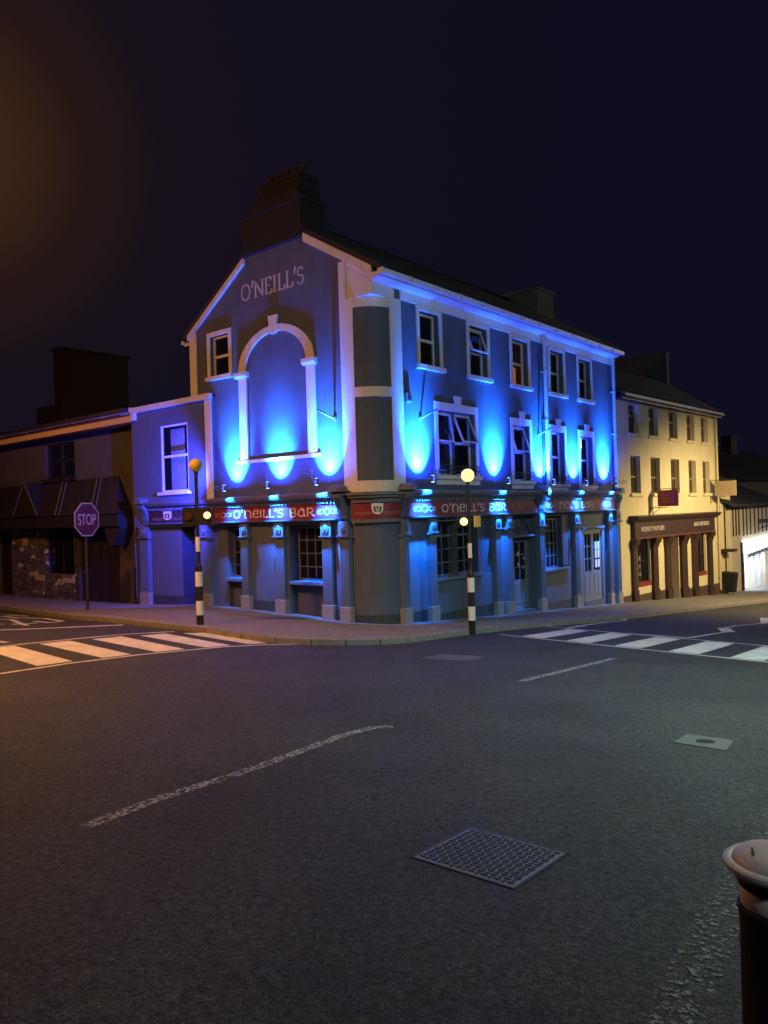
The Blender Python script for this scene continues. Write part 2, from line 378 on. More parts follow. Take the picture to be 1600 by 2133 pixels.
# --- road markings (paint, measured on the ground)
def lerp(a, b_, t): return (a[0]+(b_[0]-a[0])*t, a[1]+(b_[1]-a[1])*t)
zb = MB()
# right crossing: axis runs across the right-hand street
o0 = Vector((2.46, 17.03)); ax = Vector((0.667, -0.744)); ac = Vector((0.634, 0.773))
for k in range(7):
    a = 0.55+k*1.13
    P0, P1 = o0+ax*a+ac*0.12, o0+ax*(a+0.57)+ac*0.12
    drape_strip(zb, (P0, P1), (P0+ac*2.25, P1+ac*2.25), 3, 6, RD+0.005)
o = zb.build('zebra_crossing', ZPAINT); tag(o, kind='structure', label='white zebra stripes across the right-hand street')
b = MB(); line_on_road(b, [tuple(o0), tuple(o0+ax*9.5)], 0.09); line_on_road(b, [tuple(o0+ac*2.5+ax*(-.35)), tuple(o0+ac*2.5+ax*8.5)], 0.09)
o = b.build('crossing_edge_line', ZPAINT); tag(o, kind='structure')
zb = MB()
near = [(-5.29, 11.76), (-4.65, 12.62), (-4.02, 13.35), (-3.32, 13.91), (-2.62, 14.42)]
LS = [((-5.34, 11.72), (-5.01, 12.24), (-6.82, 14.10), (-7.25, 13.72)), ((-4.67, 12.62), (-4.34, 13.04), (-6.14, 14.86), (-6.50, 14.38)),
      ((-4.02, 13.37), (-3.62, 13.76), (-5.35, 15.50), (-5.78, 15.07)), ((-3.32, 14.0), (-2.92, 14.36), (-4.60, 15.95), (-5.02, 15.62)),
      ((-2.62, 14.55), (-2.30, 14.75), (-3.75, 16.18), (-4.25, 16.02)), ((-6.05, 10.6), (-5.68, 11.2), (-7.55, 13.3), (-7.95, 12.85)), ((-6.75, 9.3), (-6.4, 10.0), (-8.3, 12.4), (-8.7, 11.8))]
for p in LS: drape_strip(zb, (p[0], p[1]), (p[3], p[2]), 3, 6, RD+0.005)
o = zb.build('zebra_crossing', ZPAINT); tag(o, kind='structure', label='white zebra stripes across the left-hand street')
b = MB(); line_on_road(b, [(-7.0, 8.6), (-5.53, 10.96), (-4.98, 12.0), (-4.17, 13.05), (-3.02, 14.12), (-2.3, 14.5), (-1.56, 14.72)], 0.09)
line_on_road(b, [(-8.9, 11.6), (-7.07, 14.04), (-6.18, 15.09), (-5.45, 15.78), (-4.5, 16.3), (-3.8, 16.42)][:5], 0.09)
o = b.build('crossing_edge_line', ZPAINT); tag(o, kind='structure')
b = MB(); line_on_road(b, [(-11.4, 16.1), (-8.49, 16.89), (-6.0, 17.50)], 0.17)
o = b.build('stop_line', ZPAINT); tag(o, kind='structure')
b = MB()
for pl in ([(-10.48, 20.87), (-10.32, 20.85), (-9.73, 20.23), (-8.83, 19.85), (-7.91, 18.77), (-8.04, 18.41), (-8.74, 19.05)], [(-9.67, 20.81), (-10.64, 21.49)],
           [(-9.97, 19.85), (-9.69, 19.81), (-8.63, 18.23), (-8.91, 18.29)], [(-8.34, 17.85), (-8.63, 18.23), (-8.36, 18.49)], [(-9.42, 18.31), (-9.12, 18.37)], [(-7.55, 14.82), (-7.22, 14.62)]):
    line_on_road(b, pl, 0.13)
o = b.build('road_lettering', ZPAINT); tag(o, kind='structure', label='white STOP lettering painted on the left-hand street')
b = MB(); line_on_road(b, [(5.1, 17.70), (6.5, 16.62), (7.62, 17.73), (8.1, 18.15)], 0.09); line_on_road(b, [(7.95, 17.98), (8.28, 19.0)], 0.30)
line_on_road(b, [(8.28, 19.0), (8.9, 19.7), (10.17, 20.61), (11.3, 21.2)], 0.09); line_on_road(b, [(10.1, 20.5), (11.0, 22.4)], 0.3)
line_on_road(b, [(11.3, 22.6), (14, 25.6)], 0.1); line_on_road(b, [(4.4, 18.8), (4.95, 19.3)], 0.09)
o = b.build('zigzag_line', ZPAINT); tag(o, kind='structure')
b = MB(); line_on_road(b, [(4.5, 18.95), (5.63, 20.28), (6.5, 21.1), (6.75, 21.85), (7.83, 22.83), (8.6, 24.0), (10.8, 26.2), (15.4, 31.0)], 0.10)
o = b.build('kerbside_line', ZPAINT); tag(o, kind='structure')
b = MB(); line_on_road(b, [(-1.93, 4.84), (-1.64, 5.4), (-1.28, 5.92), (-1.01, 6.36), (-0.74, 6.84), (-0.43, 7.4), (-0.16, 7.7), (0.02, 7.75)], 0.11)
line_on_road(b, [(1.81, 10.63), (2.69, 11.69), (3.85, 13.13)], 0.12)
o = b.build('centre_line', WPAINT); tag(o, kind='structure', label='worn broken centre line through the junction')
b = MB(); line_on_road(b, [(0.74, 2.5), (1.0, 2.84), (1.30, 3.3), (1.58, 3.74), (1.86, 4.14), (2.36, 4.82), (3.2, 6.0)], 0.20)
o = b.build('edge_line', VPAINT); tag(o, kind='structure')
# near pavement the bollard stands on (only its corner is in view) and a dark patch beside it
b = MB(); drape_strip(b, ((1.05, 2.2), (1.5, 2.95)), ((1.4, 2.0), (1.9, 2.75)), 4, 4, RD+0.004)
o = b.build('road_repair', mat('fresh_asphalt', (0.02, 0.019, 0.018), 0.8, 0.4, 25, 0.8, 90)); tag(o, kind='structure')
b = MB(); drape_strip(b, ((0.50, 12.93), (0.95, 13.55)), ((1.33, 12.7), (1.70, 13.22)), 3, 3, RD+0.004)
o = b.build('road_repair', PATCH); tag(o, kind='structure', label='pale square patch in the road before the pub corner')

# ------------------------------------------------------------------ covers in the road
def cover_big():
    r = empty('manhole_cover', (0.55, 4.42, G(.55, 4.42)+RD), math.atan2(0.46, 0.37), label='large square cast iron manhole cover with raised studs, in the near foreground road', cat='manhole cover')
    sl = math.hypot(.0559, .0364); r.rotation_euler = (0, 0, 0)
    f = lambda s, z, d: Vector((s, d, z))
    a = Vector((0.37, 0.46)).normalized(); c = Vector((a.y, -a.x))
    def P(u, v, h): x, y = a*u+c*v; return Vector((x, y, -.0559*y-.0364*x+h))
    def bx(b, u0, u1, v0, v1, h0, h1): b.hexa([P(u0,v0,h0), P(u1,v0,h0), P(u1,v1,h0), P(u0,v1,h0), P(u0,v0,h1), P(u1,v0,h1), P(u1,v1,h1), P(u0,v1,h1)])
    b = MB(); w = 0.30; l = 0.32
    bx(b, -w, w, -l, l, -0.02, 0.005); b.build('plate', COVER, r); b = MB()
    n = 15
    for i in range(n):
        for j in range(n):
            u = -w+0.035+(2*w-0.07)*i/(n-1); v = -l+0.035+(2*l-0.07)*j/(n-1)
            if (i+j) % 2: bx(b, u-.018, u+.018, v-.009, v+.009, 0.003, 0.0115)
            else: bx(b, u-.009, u+.009, v-.018, v+.018, 0.003, 0.0115)
    so = b.build('studs', mat('stud_iron', (0.05, 0.048, 0.048), 0.5, 0.3, 30), r); so['kind'] = 'stuff'
    b = MB()
    for q in ((-w-.018, -w-.004, -l-.018, l+.018), (w+.004, w+.018, -l-.018, l+.018), (-w-.004, w+.004, -l-.018, -l-.004), (-w-.004, w+.004, l+.004, l+.018)): bx(b, *q, -0.02, 0.006)
    b.build('frame', IRON, r)
cover_big()
def cover_small():
    x0, y0 = 2.93, 7.19
    r = empty('hydrant_cover', (x0, y0, G(x0, y0)+RD), label='small oval iron hydrant cover set in a pale concrete square, right side of the road', cat='hydrant cover')
    pts = [(2.62, 7.16), (2.88, 7.50), (3.22, 7.24), (2.98, 6.86)]
    b = MB(); b.hexa([Vector((x-x0, y-y0, -.0559*(y-y0)-.0364*(x-x0)+h)) for h in (-0.02, 0.006) for x, y in pts]); b.build('concrete_surround', CONC, r)
    b = MB(); n = 24; A = [b.bm.verts.new((0.085*math.cos(t), 0.07*math.sin(t), 0.011-.0559*0.07*math.sin(t)-.0364*.085*math.cos(t))) for t in [i*2*math.pi/n for i in range(n)]]; b.bm.faces.new(A)
    b.build('lid', BLACK, r)
cover_small()

# ------------------------------------------------------------------ lettering (drawn with a pen, glyph box height 1)
def arc(cx, cy, rx, ry, a0, a1, n=14): return [(cx+rx*math.cos(R_(a0+(a1-a0)*i/n)), cy+ry*math.sin(R_(a0+(a1-a0)*i/n))) for i in range(n+1)]
UNC = {  # rounded half-uncial capitals: (advance, [polylines])
 'O': (1.00, [arc(.45, .5, .38, .44, 0, 360, 22)]),
 "'": (0.34, [[(.16, 1.05), (.10, .78)]]),
 'N': (1.02, [[(.12, .98), (.14, .06), (.30, .02)], arc(.50, .52, .34, .42, 165, -12, 12)+[(.80, .16), (.94, .04)]]),
 'E': (0.86, [arc(.48, .5, .38, .44, 48, 312, 16), [(.14, .52), (.70, .54)], [(.73, .83), (.70, .60)]]),
 'I': (0.40, [[(.18, .94), (.18, .06)]]),
 'L': (0.70, [[(.16, .98), (.15, .10), (.32, .05), (.60, .12)]]),
 'S': (0.74, [arc(.36, .72, .24, .22, 30, 235, 10)+arc(.34, .27, .25, .23, 62, -150, 10)]),
 'B': (0.88, [[(.14, .98), (.14, .04)], [(.14, .96)]+arc(.40, .74, .26, .22, 90, -75, 9), [(.20, .50)]+arc(.42, .27, .30, .24, 85, -95, 9)+[(.14, .05)]]),
 'A': (0.98, [arc(.42, .42, .32, .38, 20, 340, 16), [(.40, .96), (.70, .86), (.76, .10), (.88, .04)]]),
 'R': (0.96, [[(.14, .98), (.14, .04)], [(.14, .94)]+arc(.40, .70, .30, .25, 90, -85, 10)+[(.30, .46)], [(.40, .46), (.78, .06), (.90, .06)]]),
 ' ': (0.62, [])}
ROM = {
 'O': (1.02, [arc(.47, .5, .42, .48, 0, 360, 24)]),
 "'": (0.30, [[(.18, 1.08), (.10, .72)]]),
 'N': (1.04, [[(.14, 0), (.14, 1)], [(.10, .98), (.84, .02)], [(.84, 1), (.84, 0)], [(0, .98), (.22, .98)], [(.02, .02), (.28, .02)], [(.70, .98), (.98, .98)]]),
 'E': (0.78, [[(.16, 1), (.16, 0)], [(.04, .98), (.62, .98), (.64, .82)], [(.16, .52), (.52, .52)], [(.04, .02), (.66, .02), (.70, .22)]]),
 'I': (0.46, [[(.20, 1), (.20, 0)], [(.06, .98), (.34, .98)], [(.06, .02), (.34, .02)]]),
 'L': (0.74, [[(.18, 1), (.18, 0)], [(.05, .98), (.32, .98)], [(.05, .02), (.64, .02), (.68, .24)]]),
 'S': (0.70, [arc(.34, .74, .24, .24, 25, 240, 10)+arc(.33, .26, .26, .26, 60, -155, 10)])}
def lettering(name, txt, font, f, s_left, s_right, z0, h, m, parent, d, pen=0.17, thin=0.10, depth=0.012):
    tot = sum(font[c][0] for c in txt); sc = (s_right-s_left)/tot; b = MB(); u = 0
    for c in txt:
        adv, pl = font[c]
        for k, p in enumerate(pl):
            g = lambda s, z, dd: f(s_left+s*sc, z0+z*h, dd)
            # pen in glyph units, corrected for the horizontal squeeze
            asp = abs(sc)/h
            gg = lambda s, z, dd: f(s_left+math.copysign(s, sc), z0+z, dd)
            b.stroke(gg, [((u+x)*abs(sc), y*h) for x, y in p], pen*h*(min(1, asp+0.25)), d, d+depth, thin*h)
        u += adv
    return b.build(name, m, parent)
def scroll(name, f, sc_, zc, w, h, m, parent, d, pen=0.014):
    b = MB()
    for ph in (0, math.pi):
        b.stroke(f, [(sc_-w/2+w*i/24, zc+h*0.36*math.sin(ph+i/24*3*math.pi)*(1-0.35*abs(i/12-1))) for i in range(25)], pen, d, d+.008)
    for sx in (-1, 1):
        b.stroke(f, [(sc_+sx*w*.5+x, zc+y) for x, y in arc(0, 0, h*.22, h*.30, 0, 360, 10)], pen, d, d+.008)
    b.stroke(f, [(sc_+x, zc+y) for x, y in arc(0, 0, w*.16, h*.42, 0, 360, 14)], pen, d, d+.008)
    return b.build(name, m, parent)
def shield(f, sc_, z0, w, h, parent, d):
    pts = [(sc_-w/2, z0+h), (sc_-w/2, z0+h*.45)]+[(sc_+x, z0+h*.45+y) for x, y in arc(0, 0, w/2, h*.45, 180, 360, 12)][1:-1]+[(sc_+w/2, z0+h*.45), (sc_+w/2, z0+h)]
    b = MB(); b.prism(f, pts, d, d+.015); o = b.build('shield_emblem', LETTER, parent)
    b = MB()
    for k in (-1, 0, 1):
        hh = h*(.42 if k else .26); zz = z0+h*(.30 if k else .5)
        b.stroke(f, [(sc_+k*w*.25, zz), (sc_+k*w*.27, zz+hh)], w*.08, d+.015, d+.022)
        if k: b.stroke(f, [(sc_+k*w*.33, zz+hh*.5), (sc_+k*w*.12, zz+hh*.75)], w*.06, d+.015, d+.022); b.stroke(f, [(sc_+k*w*.24, zz+hh*.4), (sc_+k*w*.13, zz)], w*.06, d+.015, d+.022)
    b.stroke(f, [(sc_+x, z0+h*.16+y) for x, y in arc(0, 0, w*.26, h*.14, 0, 180, 8)], w*.04, d+.015, d+.022)
    b.build('emblem_figures', BLACK, o)
    for sx in (-1, 1):
        b = MB(); b.stroke(f, [(sc_+sx*(w*.55+w*1.5*i/16), z0+h*.12+h*.13*math.sin(i/16*3*math.pi)) for i in range(17)], .012, d, d+.008)
        b.stroke(f, [(sc_+sx*(w*.55+w*1.5*i/16), z0+h*.12-h*.10*math.sin(i/16*3*math.pi)) for i in range(17)], .008, d, d+.008)
        b.build('ribbon_scroll', ORN, parent)

# ------------------------------------------------------------------ the pub
CX, CY = -0.1247, 17.54; TH = math.atan2(.7672, .6414)
PUB = empty('pub_building', (CX, CY, 0), TH, label="three storey blue-grey corner pub with cream trim, O'NEILL'S on its gable and a red fascia", cat='pub')
FR = Face((0, 0), (1, 0), (0, -1)); FL = Face((0, 0), (0, 1), (-1, 0)); RC = 0.8
def cyl(a, r, z):   # a: 0 at the left facade tangent, 90 at the right one
    t = R_(180+a); return Vector((RC+r*math.cos(t), RC+r*math.sin(t), z))
def curved(name, m, a0, a1, z0, z1, r0, r1, parent, n=14, bevel=0):
    b = MB()
    for i in range(n):
        p, q = a0+(a1-a0)*i/n, a0+(a1-a0)*(i+1)/n
        v = [cyl(p, r0, z0), cyl(q, r0, z0), cyl(q, r1, z0), cyl(p, r1, z0), cyl(p, r0, z1), cyl(q, r0, z1), cyl(q, r1, z1), cyl(p, r1, z1)]
        V = [b.bm.verts.new(x) for x in v]
        b.bm.faces.new((V[3], V[2], V[6], V[7])); b.bm.faces.new((V[4], V[5], V[6], V[7])); b.bm.faces.new((V[0], V[1], V[2], V[3]))
        if i == 0: b.bm.faces.new((V[0], V[3], V[7], V[4]))
        if i == n-1: b.bm.faces.new((V[1], V[2], V[6], V[5]))
    bmesh.ops.remove_doubles(b.bm, verts=b.bm.verts, dist=1e-4)
    o = b.build(name, m, parent, smooth=True)
    return o
EZ = 8.10; SLR = 0.60; RY = 3.2; RZ = 10.2; SLL = 0.65; YB = 6.82; XE = 13.22
# ---- right facade
UW = [(1.61, 2.68, 0), (3.81, 4.94, 1), (6.03, 7.20, 0), (8.34, 9.47, 0), (10.33, 11.47, 0)]      # second floor
LW = [(2.25, 4.23, 3.39, 5.38), (5.95, 7.17, 3.30, 5.26), (8.25, 9.41, 3.23, 5.22), (10.27, 11.49, 3.20, 5.18)]  # first floor
holes = [(a+.12, c-.12, 6.22, 7.56, .2) for a, c, _ in UW]+[(a+.14, c-.14, z0+.13, z1-.20, .2) for a, c, z0, z1 in LW]
holes += [(2.05, 4.78, .90, 2.36, .28), (5.72, 7.26, -1.2, 2.40, .34), (7.66, 9.42, .70, 2.36, .22), (10.24, 12.22, -1.5, 2.36, .12)]
b = MB(); wall(b, FR, RC, XE, -1.6, EZ-.05, holes); b.build('wall', WALL, PUB)
# ---- left facade with gable
lh = [(5.12, 5.93, 6.50, 7.62, .16), (1.76, 3.0, -.3, 2.36, .35), (4.75, 6.12, -.3, 2.36, .35), (6.88, 7.50, -.3, 2.40, .5)]
b = MB(); wall(b, FL, RC, YB, -.6, 7.85, lh)
b.prism(FL, [(RC, 7.85), (RC, 8.28+SLR*RC-.12), (2.1, 8.28+SLR*2.1-.12), (2.1, 9.46), (4.37, 9.46), (4.37, 9.32), (YB, 7.85)], -.25, 0)
b.build('wall', WALL, PUB)
# other sides (closed shell)
b = MB(); b.quad(Vector((0, YB, -.6)), Vector((XE, YB, -.6)), Vector((XE, YB, 7.85)), Vector((0, YB, 7.85)))
b.bm.faces.new([b.bm.verts.new(p) for p in ((XE, 0, -1.6), (XE, YB, -1.6), (XE, YB, 7.85), (XE, RY, RZ-.1), (XE, 0, 8.2))])
b.quad(Vector((.8, .8, 2.45)), Vector((XE, .8, 2.45)), Vector((XE, YB, 2.45)), Vector((.8, YB, 2.45)))
b.quad(Vector((.8, .8, 5.8)), Vector((XE, .8, 5.8)), Vector((XE, YB, 5.8)), Vector((.8, YB, 5.8)))
b.quad(Vector((.0, 4, -1)), Vector((XE, 4, -1)), Vector((XE, 4, 8)), Vector((0, 4, 8)))
for x in (3.2, 5.5, 7.7, 9.9): b.quad(Vector((x, 0.05, -1)), Vector((x, 4, -1)), Vector((x, 4, 8)), Vector((x, 0.05, 8)))
for y in (4.0,): b.quad(Vector((.02, y+.4, -1)), Vector((5, y+.4, -1)), Vector((5, y+.4, 7.8)), Vector((.02, y+.4, 7.8)))
b.build('inner_wall', mat('dim_interior', (0.10, 0.09, 0.08), 0.9), PUB)
# ---- roof
b = MB(); T = .14
def slab(b, P, t): b.hexa([p for p in P]+[p+Vector((0, 0, t)) for p in P])
slab(b, [Vector((-.10, -.34, 8.28-SLR*.34)), Vector((XE+.06, -.34, 8.28-SLR*.34)), Vector((XE+.06, RY, RZ)), Vector((-.10, RY, RZ))], T)
slab(b, [Vector((-.10, RY, RZ)), Vector((XE+.06, RY, RZ)), Vector((XE+.06, YB+.2, RZ-SLL*(YB+.2-RY))), Vector((-.10, YB+.2, RZ-SLL*(YB+.2-RY)))], T)
roof = b.build('roof', SLATE, PUB)
b = MB()
for i in range(24):   # ridge tiles
    x = i*XE/24
    b.tube((x, RY, RZ+.13), (x+XE/24-.02, RY, RZ+.13), .09, n=8)
b.build('ridge_tile', POT, roof)
b = MB()   # slate courses on the street slope
for k in range(1, 22):
    y = -.34+(RY+.34)*k/22; z = 8.28+SLR*y+T
    b.box(Face((0, 0), (1, 0), (0, 1)), -.09, XE+.05, z-.01, z+.012, y-.012, y)
b.build('slate_course', SLATE, roof)
# gable chimney: its breast is flush with the gable
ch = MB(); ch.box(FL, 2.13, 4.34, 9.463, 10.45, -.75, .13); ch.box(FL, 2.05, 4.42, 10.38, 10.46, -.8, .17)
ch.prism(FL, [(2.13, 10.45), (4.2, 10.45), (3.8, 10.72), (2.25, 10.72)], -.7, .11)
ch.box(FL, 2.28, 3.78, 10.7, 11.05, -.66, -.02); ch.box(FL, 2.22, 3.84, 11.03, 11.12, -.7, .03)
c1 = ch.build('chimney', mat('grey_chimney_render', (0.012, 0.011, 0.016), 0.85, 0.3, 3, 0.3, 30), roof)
for k in range(5):
    b = MB(); b.lathe(FL(2.45+.29*k, 11.1, -.33), [(.085, 0), (.075, .26), (.10, .27), (.10, .33), (.06, .33)], 12)
    b.build('chimney_pot', POT, roof)
ch = MB(); cx0, cx1 = 11.55, 12.75
ch.box(FR, cx0, cx1, 9.2, 10.55, -4.6, -2.0); ch.box(FR, cx0-.05, cx1+.05, 10.5, 10.6, -4.65, -1.95)
ch.build('chimney', mat('buff_chimney_render', (.15, .13, .10), .85, .3, 3, .5, 20), roof)
for k in range(6):
    b = MB(); b.lathe(FR((cx0+cx1)/2+(.2 if k % 2 else -.2), 10.58, -2.25-.42*k), [(.12, 0), (.10, .10), (.13, .12), (.13, .17), (.07, .17)], 12)
    b.build('chimney_pot', BLACK, roof)
# barge bands on the gable
b = MB()
b.prism(FL, [(-.06, 8.24), (2.1, 8.24+SLR*2.16), (2.1, 8.02+SLR*2.16), (-.06, 8.02)], 0.0, .09)
b.build('barge_board', CREAM, PUB)
b = MB(); b.prism(FL, [(4.37, 9.52), (YB+.05, 9.52-SLL*(YB+.05-4.37)), (YB+.05, 9.30-SLL*(YB+.05-4.37)), (4.37, 9.30)], 0.0, .09); b.build('barge_board', CREAM, PUB)
# square corner block over the round corner
b = MB()
n = 12; low = [cyl(90*i/n, RC, 7.64) for i in range(n+1)]; pts = low+[Vector((-.0, -.0, 7.64))]
A = [b.bm.verts.new(p) for p in pts]; B_ = [b.bm.verts.new(Vector((p.x, p.y, 8.18))) for p in pts]
b.bm.faces.new(A); b.bm.faces.new(B_)
for i in range(len(pts)): b.bm.faces.new((A[i], A[(i+1) % len(pts)], B_[(i+1) % len(pts)], B_[i]))
b.prism(FL, [(0, 8.18), (.82, 8.18), (.82, 8.18+.49), (0, 8.2)], -.2, 0)
b.build('corner_block', CREAM, PUB)
# round corner: grey panels framed by cream bands
curved('corner_panel', WALL, 0, 90, -.6, 7.63, RC-.15, RC, PUB, 24)
part('corner_trim', CREAM, PUB, FL, (.80, 1.0, 3.16, 8.55, .002, .035))
part('corner_trim', CREAM, PUB, FR, (.80, 1.0, 3.16, 7.66, .002, .035))
curved('corner_trim', CREAM, 0, 13, 3.12, 7.64, RC-.02, RC+.035, PUB, 4)
curved('corner_trim', CREAM, 77, 90, 3.12, 7.64, RC-.02, RC+.035, PUB, 4)
for z0, z1 in ((7.42, 7.636), (5.33, 5.56), (3.12, 3.38)): curved('corner_trim', CREAM, 13.02, 76.98, z0, z1, RC-.02, RC+.034, PUB, 10)
# eaves
b = MB(); b.profile(FR, 1.0, XE, [(.002, 7.68), (.03, 7.68), (.04, 7.88), (.0, 7.88+.2), (.002, 8.08)]); b.profile(FR, .0, 1.0, [(-.02, 7.90), (.03, 7.90), (.03, 8.1), (-.02, 8.1)])
b.build('frieze', CREAM, PUB)
b = MB(); b.profile(FR, -.08, XE+.05, [(.041, 7.90), (.12, 7.93), (.25, 7.97), (.27, 8.03), (.27, 8.07), (.041, 8.07)]); b.build('soffit', CREAM, PUB)
b = MB()
for i in range(13):
    s = -.1+i*(XE+.2)/13
    b.profile(FR, s+.004, s+(XE+.2)/13-.004, [(.275, 8.06), (.30, 8.0), (.36, 7.985), (.42, 8.0), (.44, 8.10), (.425, 8.10), (.40, 8.02), (.31, 8.02), (.29, 8.10), (.275, 8.10)])
    b.box(FR, s-.02, s+.02, 7.975, 8.115, .272, .452)
b.build('gutter', GUT, PUB)
def downpipe(f, s, z0, z1, r, d, m, parent, name='downpipe', brk=True):
    b = MB(); b.tube(f(s, z0, d), f(s, z1, d), r, n=12)
    z = z0+.6
    while z < z1-.2:
        b.tube(f(s, z-.03, d), f(s, z+.03, d), r*1.25, n=12); b.box(f, s-r*1.7, s+r*1.7, z-.012, z+.012, 0, d); z += 1.5
    b.sm = True
    return b.build(name, m, parent)
downpipe(FR, 7.98, 3.2, 7.95, .062, .09, GUT, PUB); downpipe(FR, 13.08, 3.1, 7.95, .06, .09, GUT, PUB); downpipe(FR, 7.84, 3.2, 5.4, .02, .03, IRON, PUB, 'cable')
# ---- windows
def sash_window(f, a, c, z0, z1, parent, depth=.18, bars=0, open_top=0.0, double=False, vb=0, glass=GLASS, fr=.055, rail=.5):
    """two-pane window with its frame; vb/bars add glazing bars"""
    b = MB(); d0, d1 = -depth-.03, -depth+.03
    b.box(f, a, a+fr, z0, z1, d0, d1); b.box(f, c-fr, c, z0, z1, d0, d1); b.box(f, a+fr, c-fr, z0, z0+fr, d0, d1); b.box(f, a+fr, c-fr, z1-fr, z1, d0, d1)
    zm = z0+(z1-z0)*rail; mid = [(a, c)]
    if double:
        m_ = (a+c)/2; b.box(f, m_-.07, m_+.07, z0+fr, z1-fr, d0, d1+.002); mid = [(a, m_-.015), (m_+.015, c)]
        b.box(f, a+fr, m_-.07, zm-.035, zm+.035, d0, d1-.002); b.box(f, m_+.07, c-fr, zm-.035, zm+.035, d0, d1-.002)
    else: b.box(f, a+fr, c-fr, zm-.035, zm+.035, d0, d1-.002)
    w = b.build('window', UPVC, parent)
    for k, (p, q) in enumerate(mid):
        op = open_top if (not double or k == 1) else open_top*.35
        if op > 0:
            b = MB(); b.quad(f(p+fr, z0+fr, -depth), f(q-fr, z0+fr, -depth), f(q-fr, zm-.03, -depth), f(p+fr, zm-.03, -depth)); b.build('pane', glass, w)
            g = lambda s, z, d, op=op: f(s, z, d+op*(z1-fr-z)/(z1-fr-zm))
            b = MB(); e = .045
            for q4 in ((p+fr, p+fr+e, zm, z1-fr), (q-fr-e, q-fr, zm, z1-fr), (p+fr+e, q-fr-e, zm, zm+e), (p+fr+e, q-fr-e, z1-fr-e, z1-fr)): b.box(g, *q4, -depth+.0, -depth+.05)
            b.build('open_casement', UPVC, w)
            b = MB(); b.quad(*[g(s, z, -depth+.025) for s, z in ((p+fr+e, zm+e), (q-fr-e, zm+e), (q-fr-e, z1-fr-e), (p+fr+e, z1-fr-e))]); b.build('pane', glass, w)
        else:
            b = MB(); b.quad(f(p+fr, z0+fr, -depth), f(q-fr, z0+fr, -depth), f(q-fr, z1-fr, -depth), f(p+fr, z1-fr, -depth)); b.build('pane', glass, w)
    return w
def surround(f, a, c, z0, z1, bw, parent, top=None, key=False, sill=True):
    top = top or bw
    b = MB(); e = .035
    b.box(f, a, a+bw, z0, z1, 0.002, e); b.box(f, c-bw, c, z0, z1, .002, e); b.box(f, a+bw, c-bw, z1-top, z1, .002, e)
    if key:
        m_ = (a+c)/2; b.prism(f, [(m_-.09, z1-top*.55), (m_+.09, z1-top*.55), (m_+.17, z1+.20), (m_-.17, z1+.20)], .036, .075)
    o = b.build('window_surround', CREAM, parent)
    if sill: part('window_sill', CREAM, o, f, (a-.03, c+.03, z0-.10, z0+.012, .0, .11), bevel=.008)
    return o
def guard(f, a, c, z, parent):
    b = MB(); b.tube(f(a, z, .10), f(c, z, .10), .018, n=8); b.tube(f(a, z+.10, .10), f(c, z+.10, .10), .012, n=8)
    n = int((c-a)/.085)
    for i in range(n+1):
        s = a+(c-a)*i/n; b.tube(f(s, z-.02, .10), f(s, z+.15, .10), .009, n=6)
    for s in (a, c): b.tube(f(s, z, .0), f(s, z, .10), .014, n=8); b.tube(f(s, z-.22, .0), f(s, z, .10), .012, n=8)
    b.build('window_guard', IRON, parent)
for k, (a, c, op) in enumerate(UW):
    surround(FR, a, c, 6.22, 7.69, .12, PUB)
    sash_window(FR, a+.12, c-.12, 6.235, 7.56, PUB, open_top=.22 if op else 0)
for k, (a, c, z0, z1) in enumerate(LW):
    surround(FR, a, c, z0+.13, z1, .14, PUB, .20, key=True)
    part('window_apron', CREAM, PUB, FR, (a, c, z0-.10, z0+.03, .002, .04))
    sash_window(FR, a+.14, c-.14, z0+.145, z1-.20, PUB, open_top=[.30, .22, 0, 0][k], double=(k == 0), rail=.52)
    guard(FR, a+.10, c-.12, z0+.26, PUB)
surround(FL, 5.0, 6.05, 6.50, 7.74, .12, PUB); sash_window(FL, 5.12, 5.93, 6.515, 7.62, PUB, depth=.14)
# blind whose material glows for the lamp behind it, third top window, curtains in the third first-floor window
part('window_blind', BLIND, PUB, FR, *[(6.2, 7.05, 6.28+.05*i, 6.32+.05*i, -.42, -.40) for i in range(12)])
rl = point('room_light', (6.7, .8, 7.2), 2.2, (1.0, .55, .25), .1); rl.parent = PUB
b = MB()
for i in range(9): b.tube(FR(8.42+.04*i, 3.4, -.45), FR(8.42+.035*i, 4.9, -.45), .024, n=6)
b.build('curtain', mat('red_curtain', (0.35, 0.14, 0.10), .9), PUB)
rl = point('room_light', (8.85, .34, 4.7), .5, (1.0, .6, .3), .1); rl.parent = PUB
# ---- blind arch on the gable
b = MB(); e = .045
b.box(FL, 1.88, 2.17, 4.12, 6.30, 0, e); b.build('pilaster_strip', CREAM, PUB)
b = MB(); b.box(FL, 4.42, 4.73, 4.12, 6.30, 0, e); b.build('pilaster_strip', CREAM, PUB)
for s0, s1 in ((1.80, 2.25), (4.34, 4.82)):
    b = MB(); b.profile(FL, s0, s1, [(0, 6.30), (.08, 6.30), (.13, 6.36), (.13, 6.45), (0, 6.45)]); b.build('capital', CREAM, PUB)
b = MB(); n = 28; sc0, ao, bo, ai, bi = 3.305, 1.42, 1.05, 1.14, .88
oo = [(sc0+ao*math.cos(math.pi*i/n), 6.452+bo*math.sin(math.pi*i/n)) for i in range(n+1)]; ii = [(sc0+ai*math.cos(math.pi*i/n), 6.452+bi*math.sin(math.pi*i/n)) for i in range(n+1)]
for i in range(n): b.hexa([FL(*oo[i], 0), FL(*oo[i+1], 0), FL(*ii[i+1], 0), FL(*ii[i], 0), FL(*oo[i], e), FL(*oo[i+1], e), FL(*ii[i+1], e), FL(*ii[i], e)])
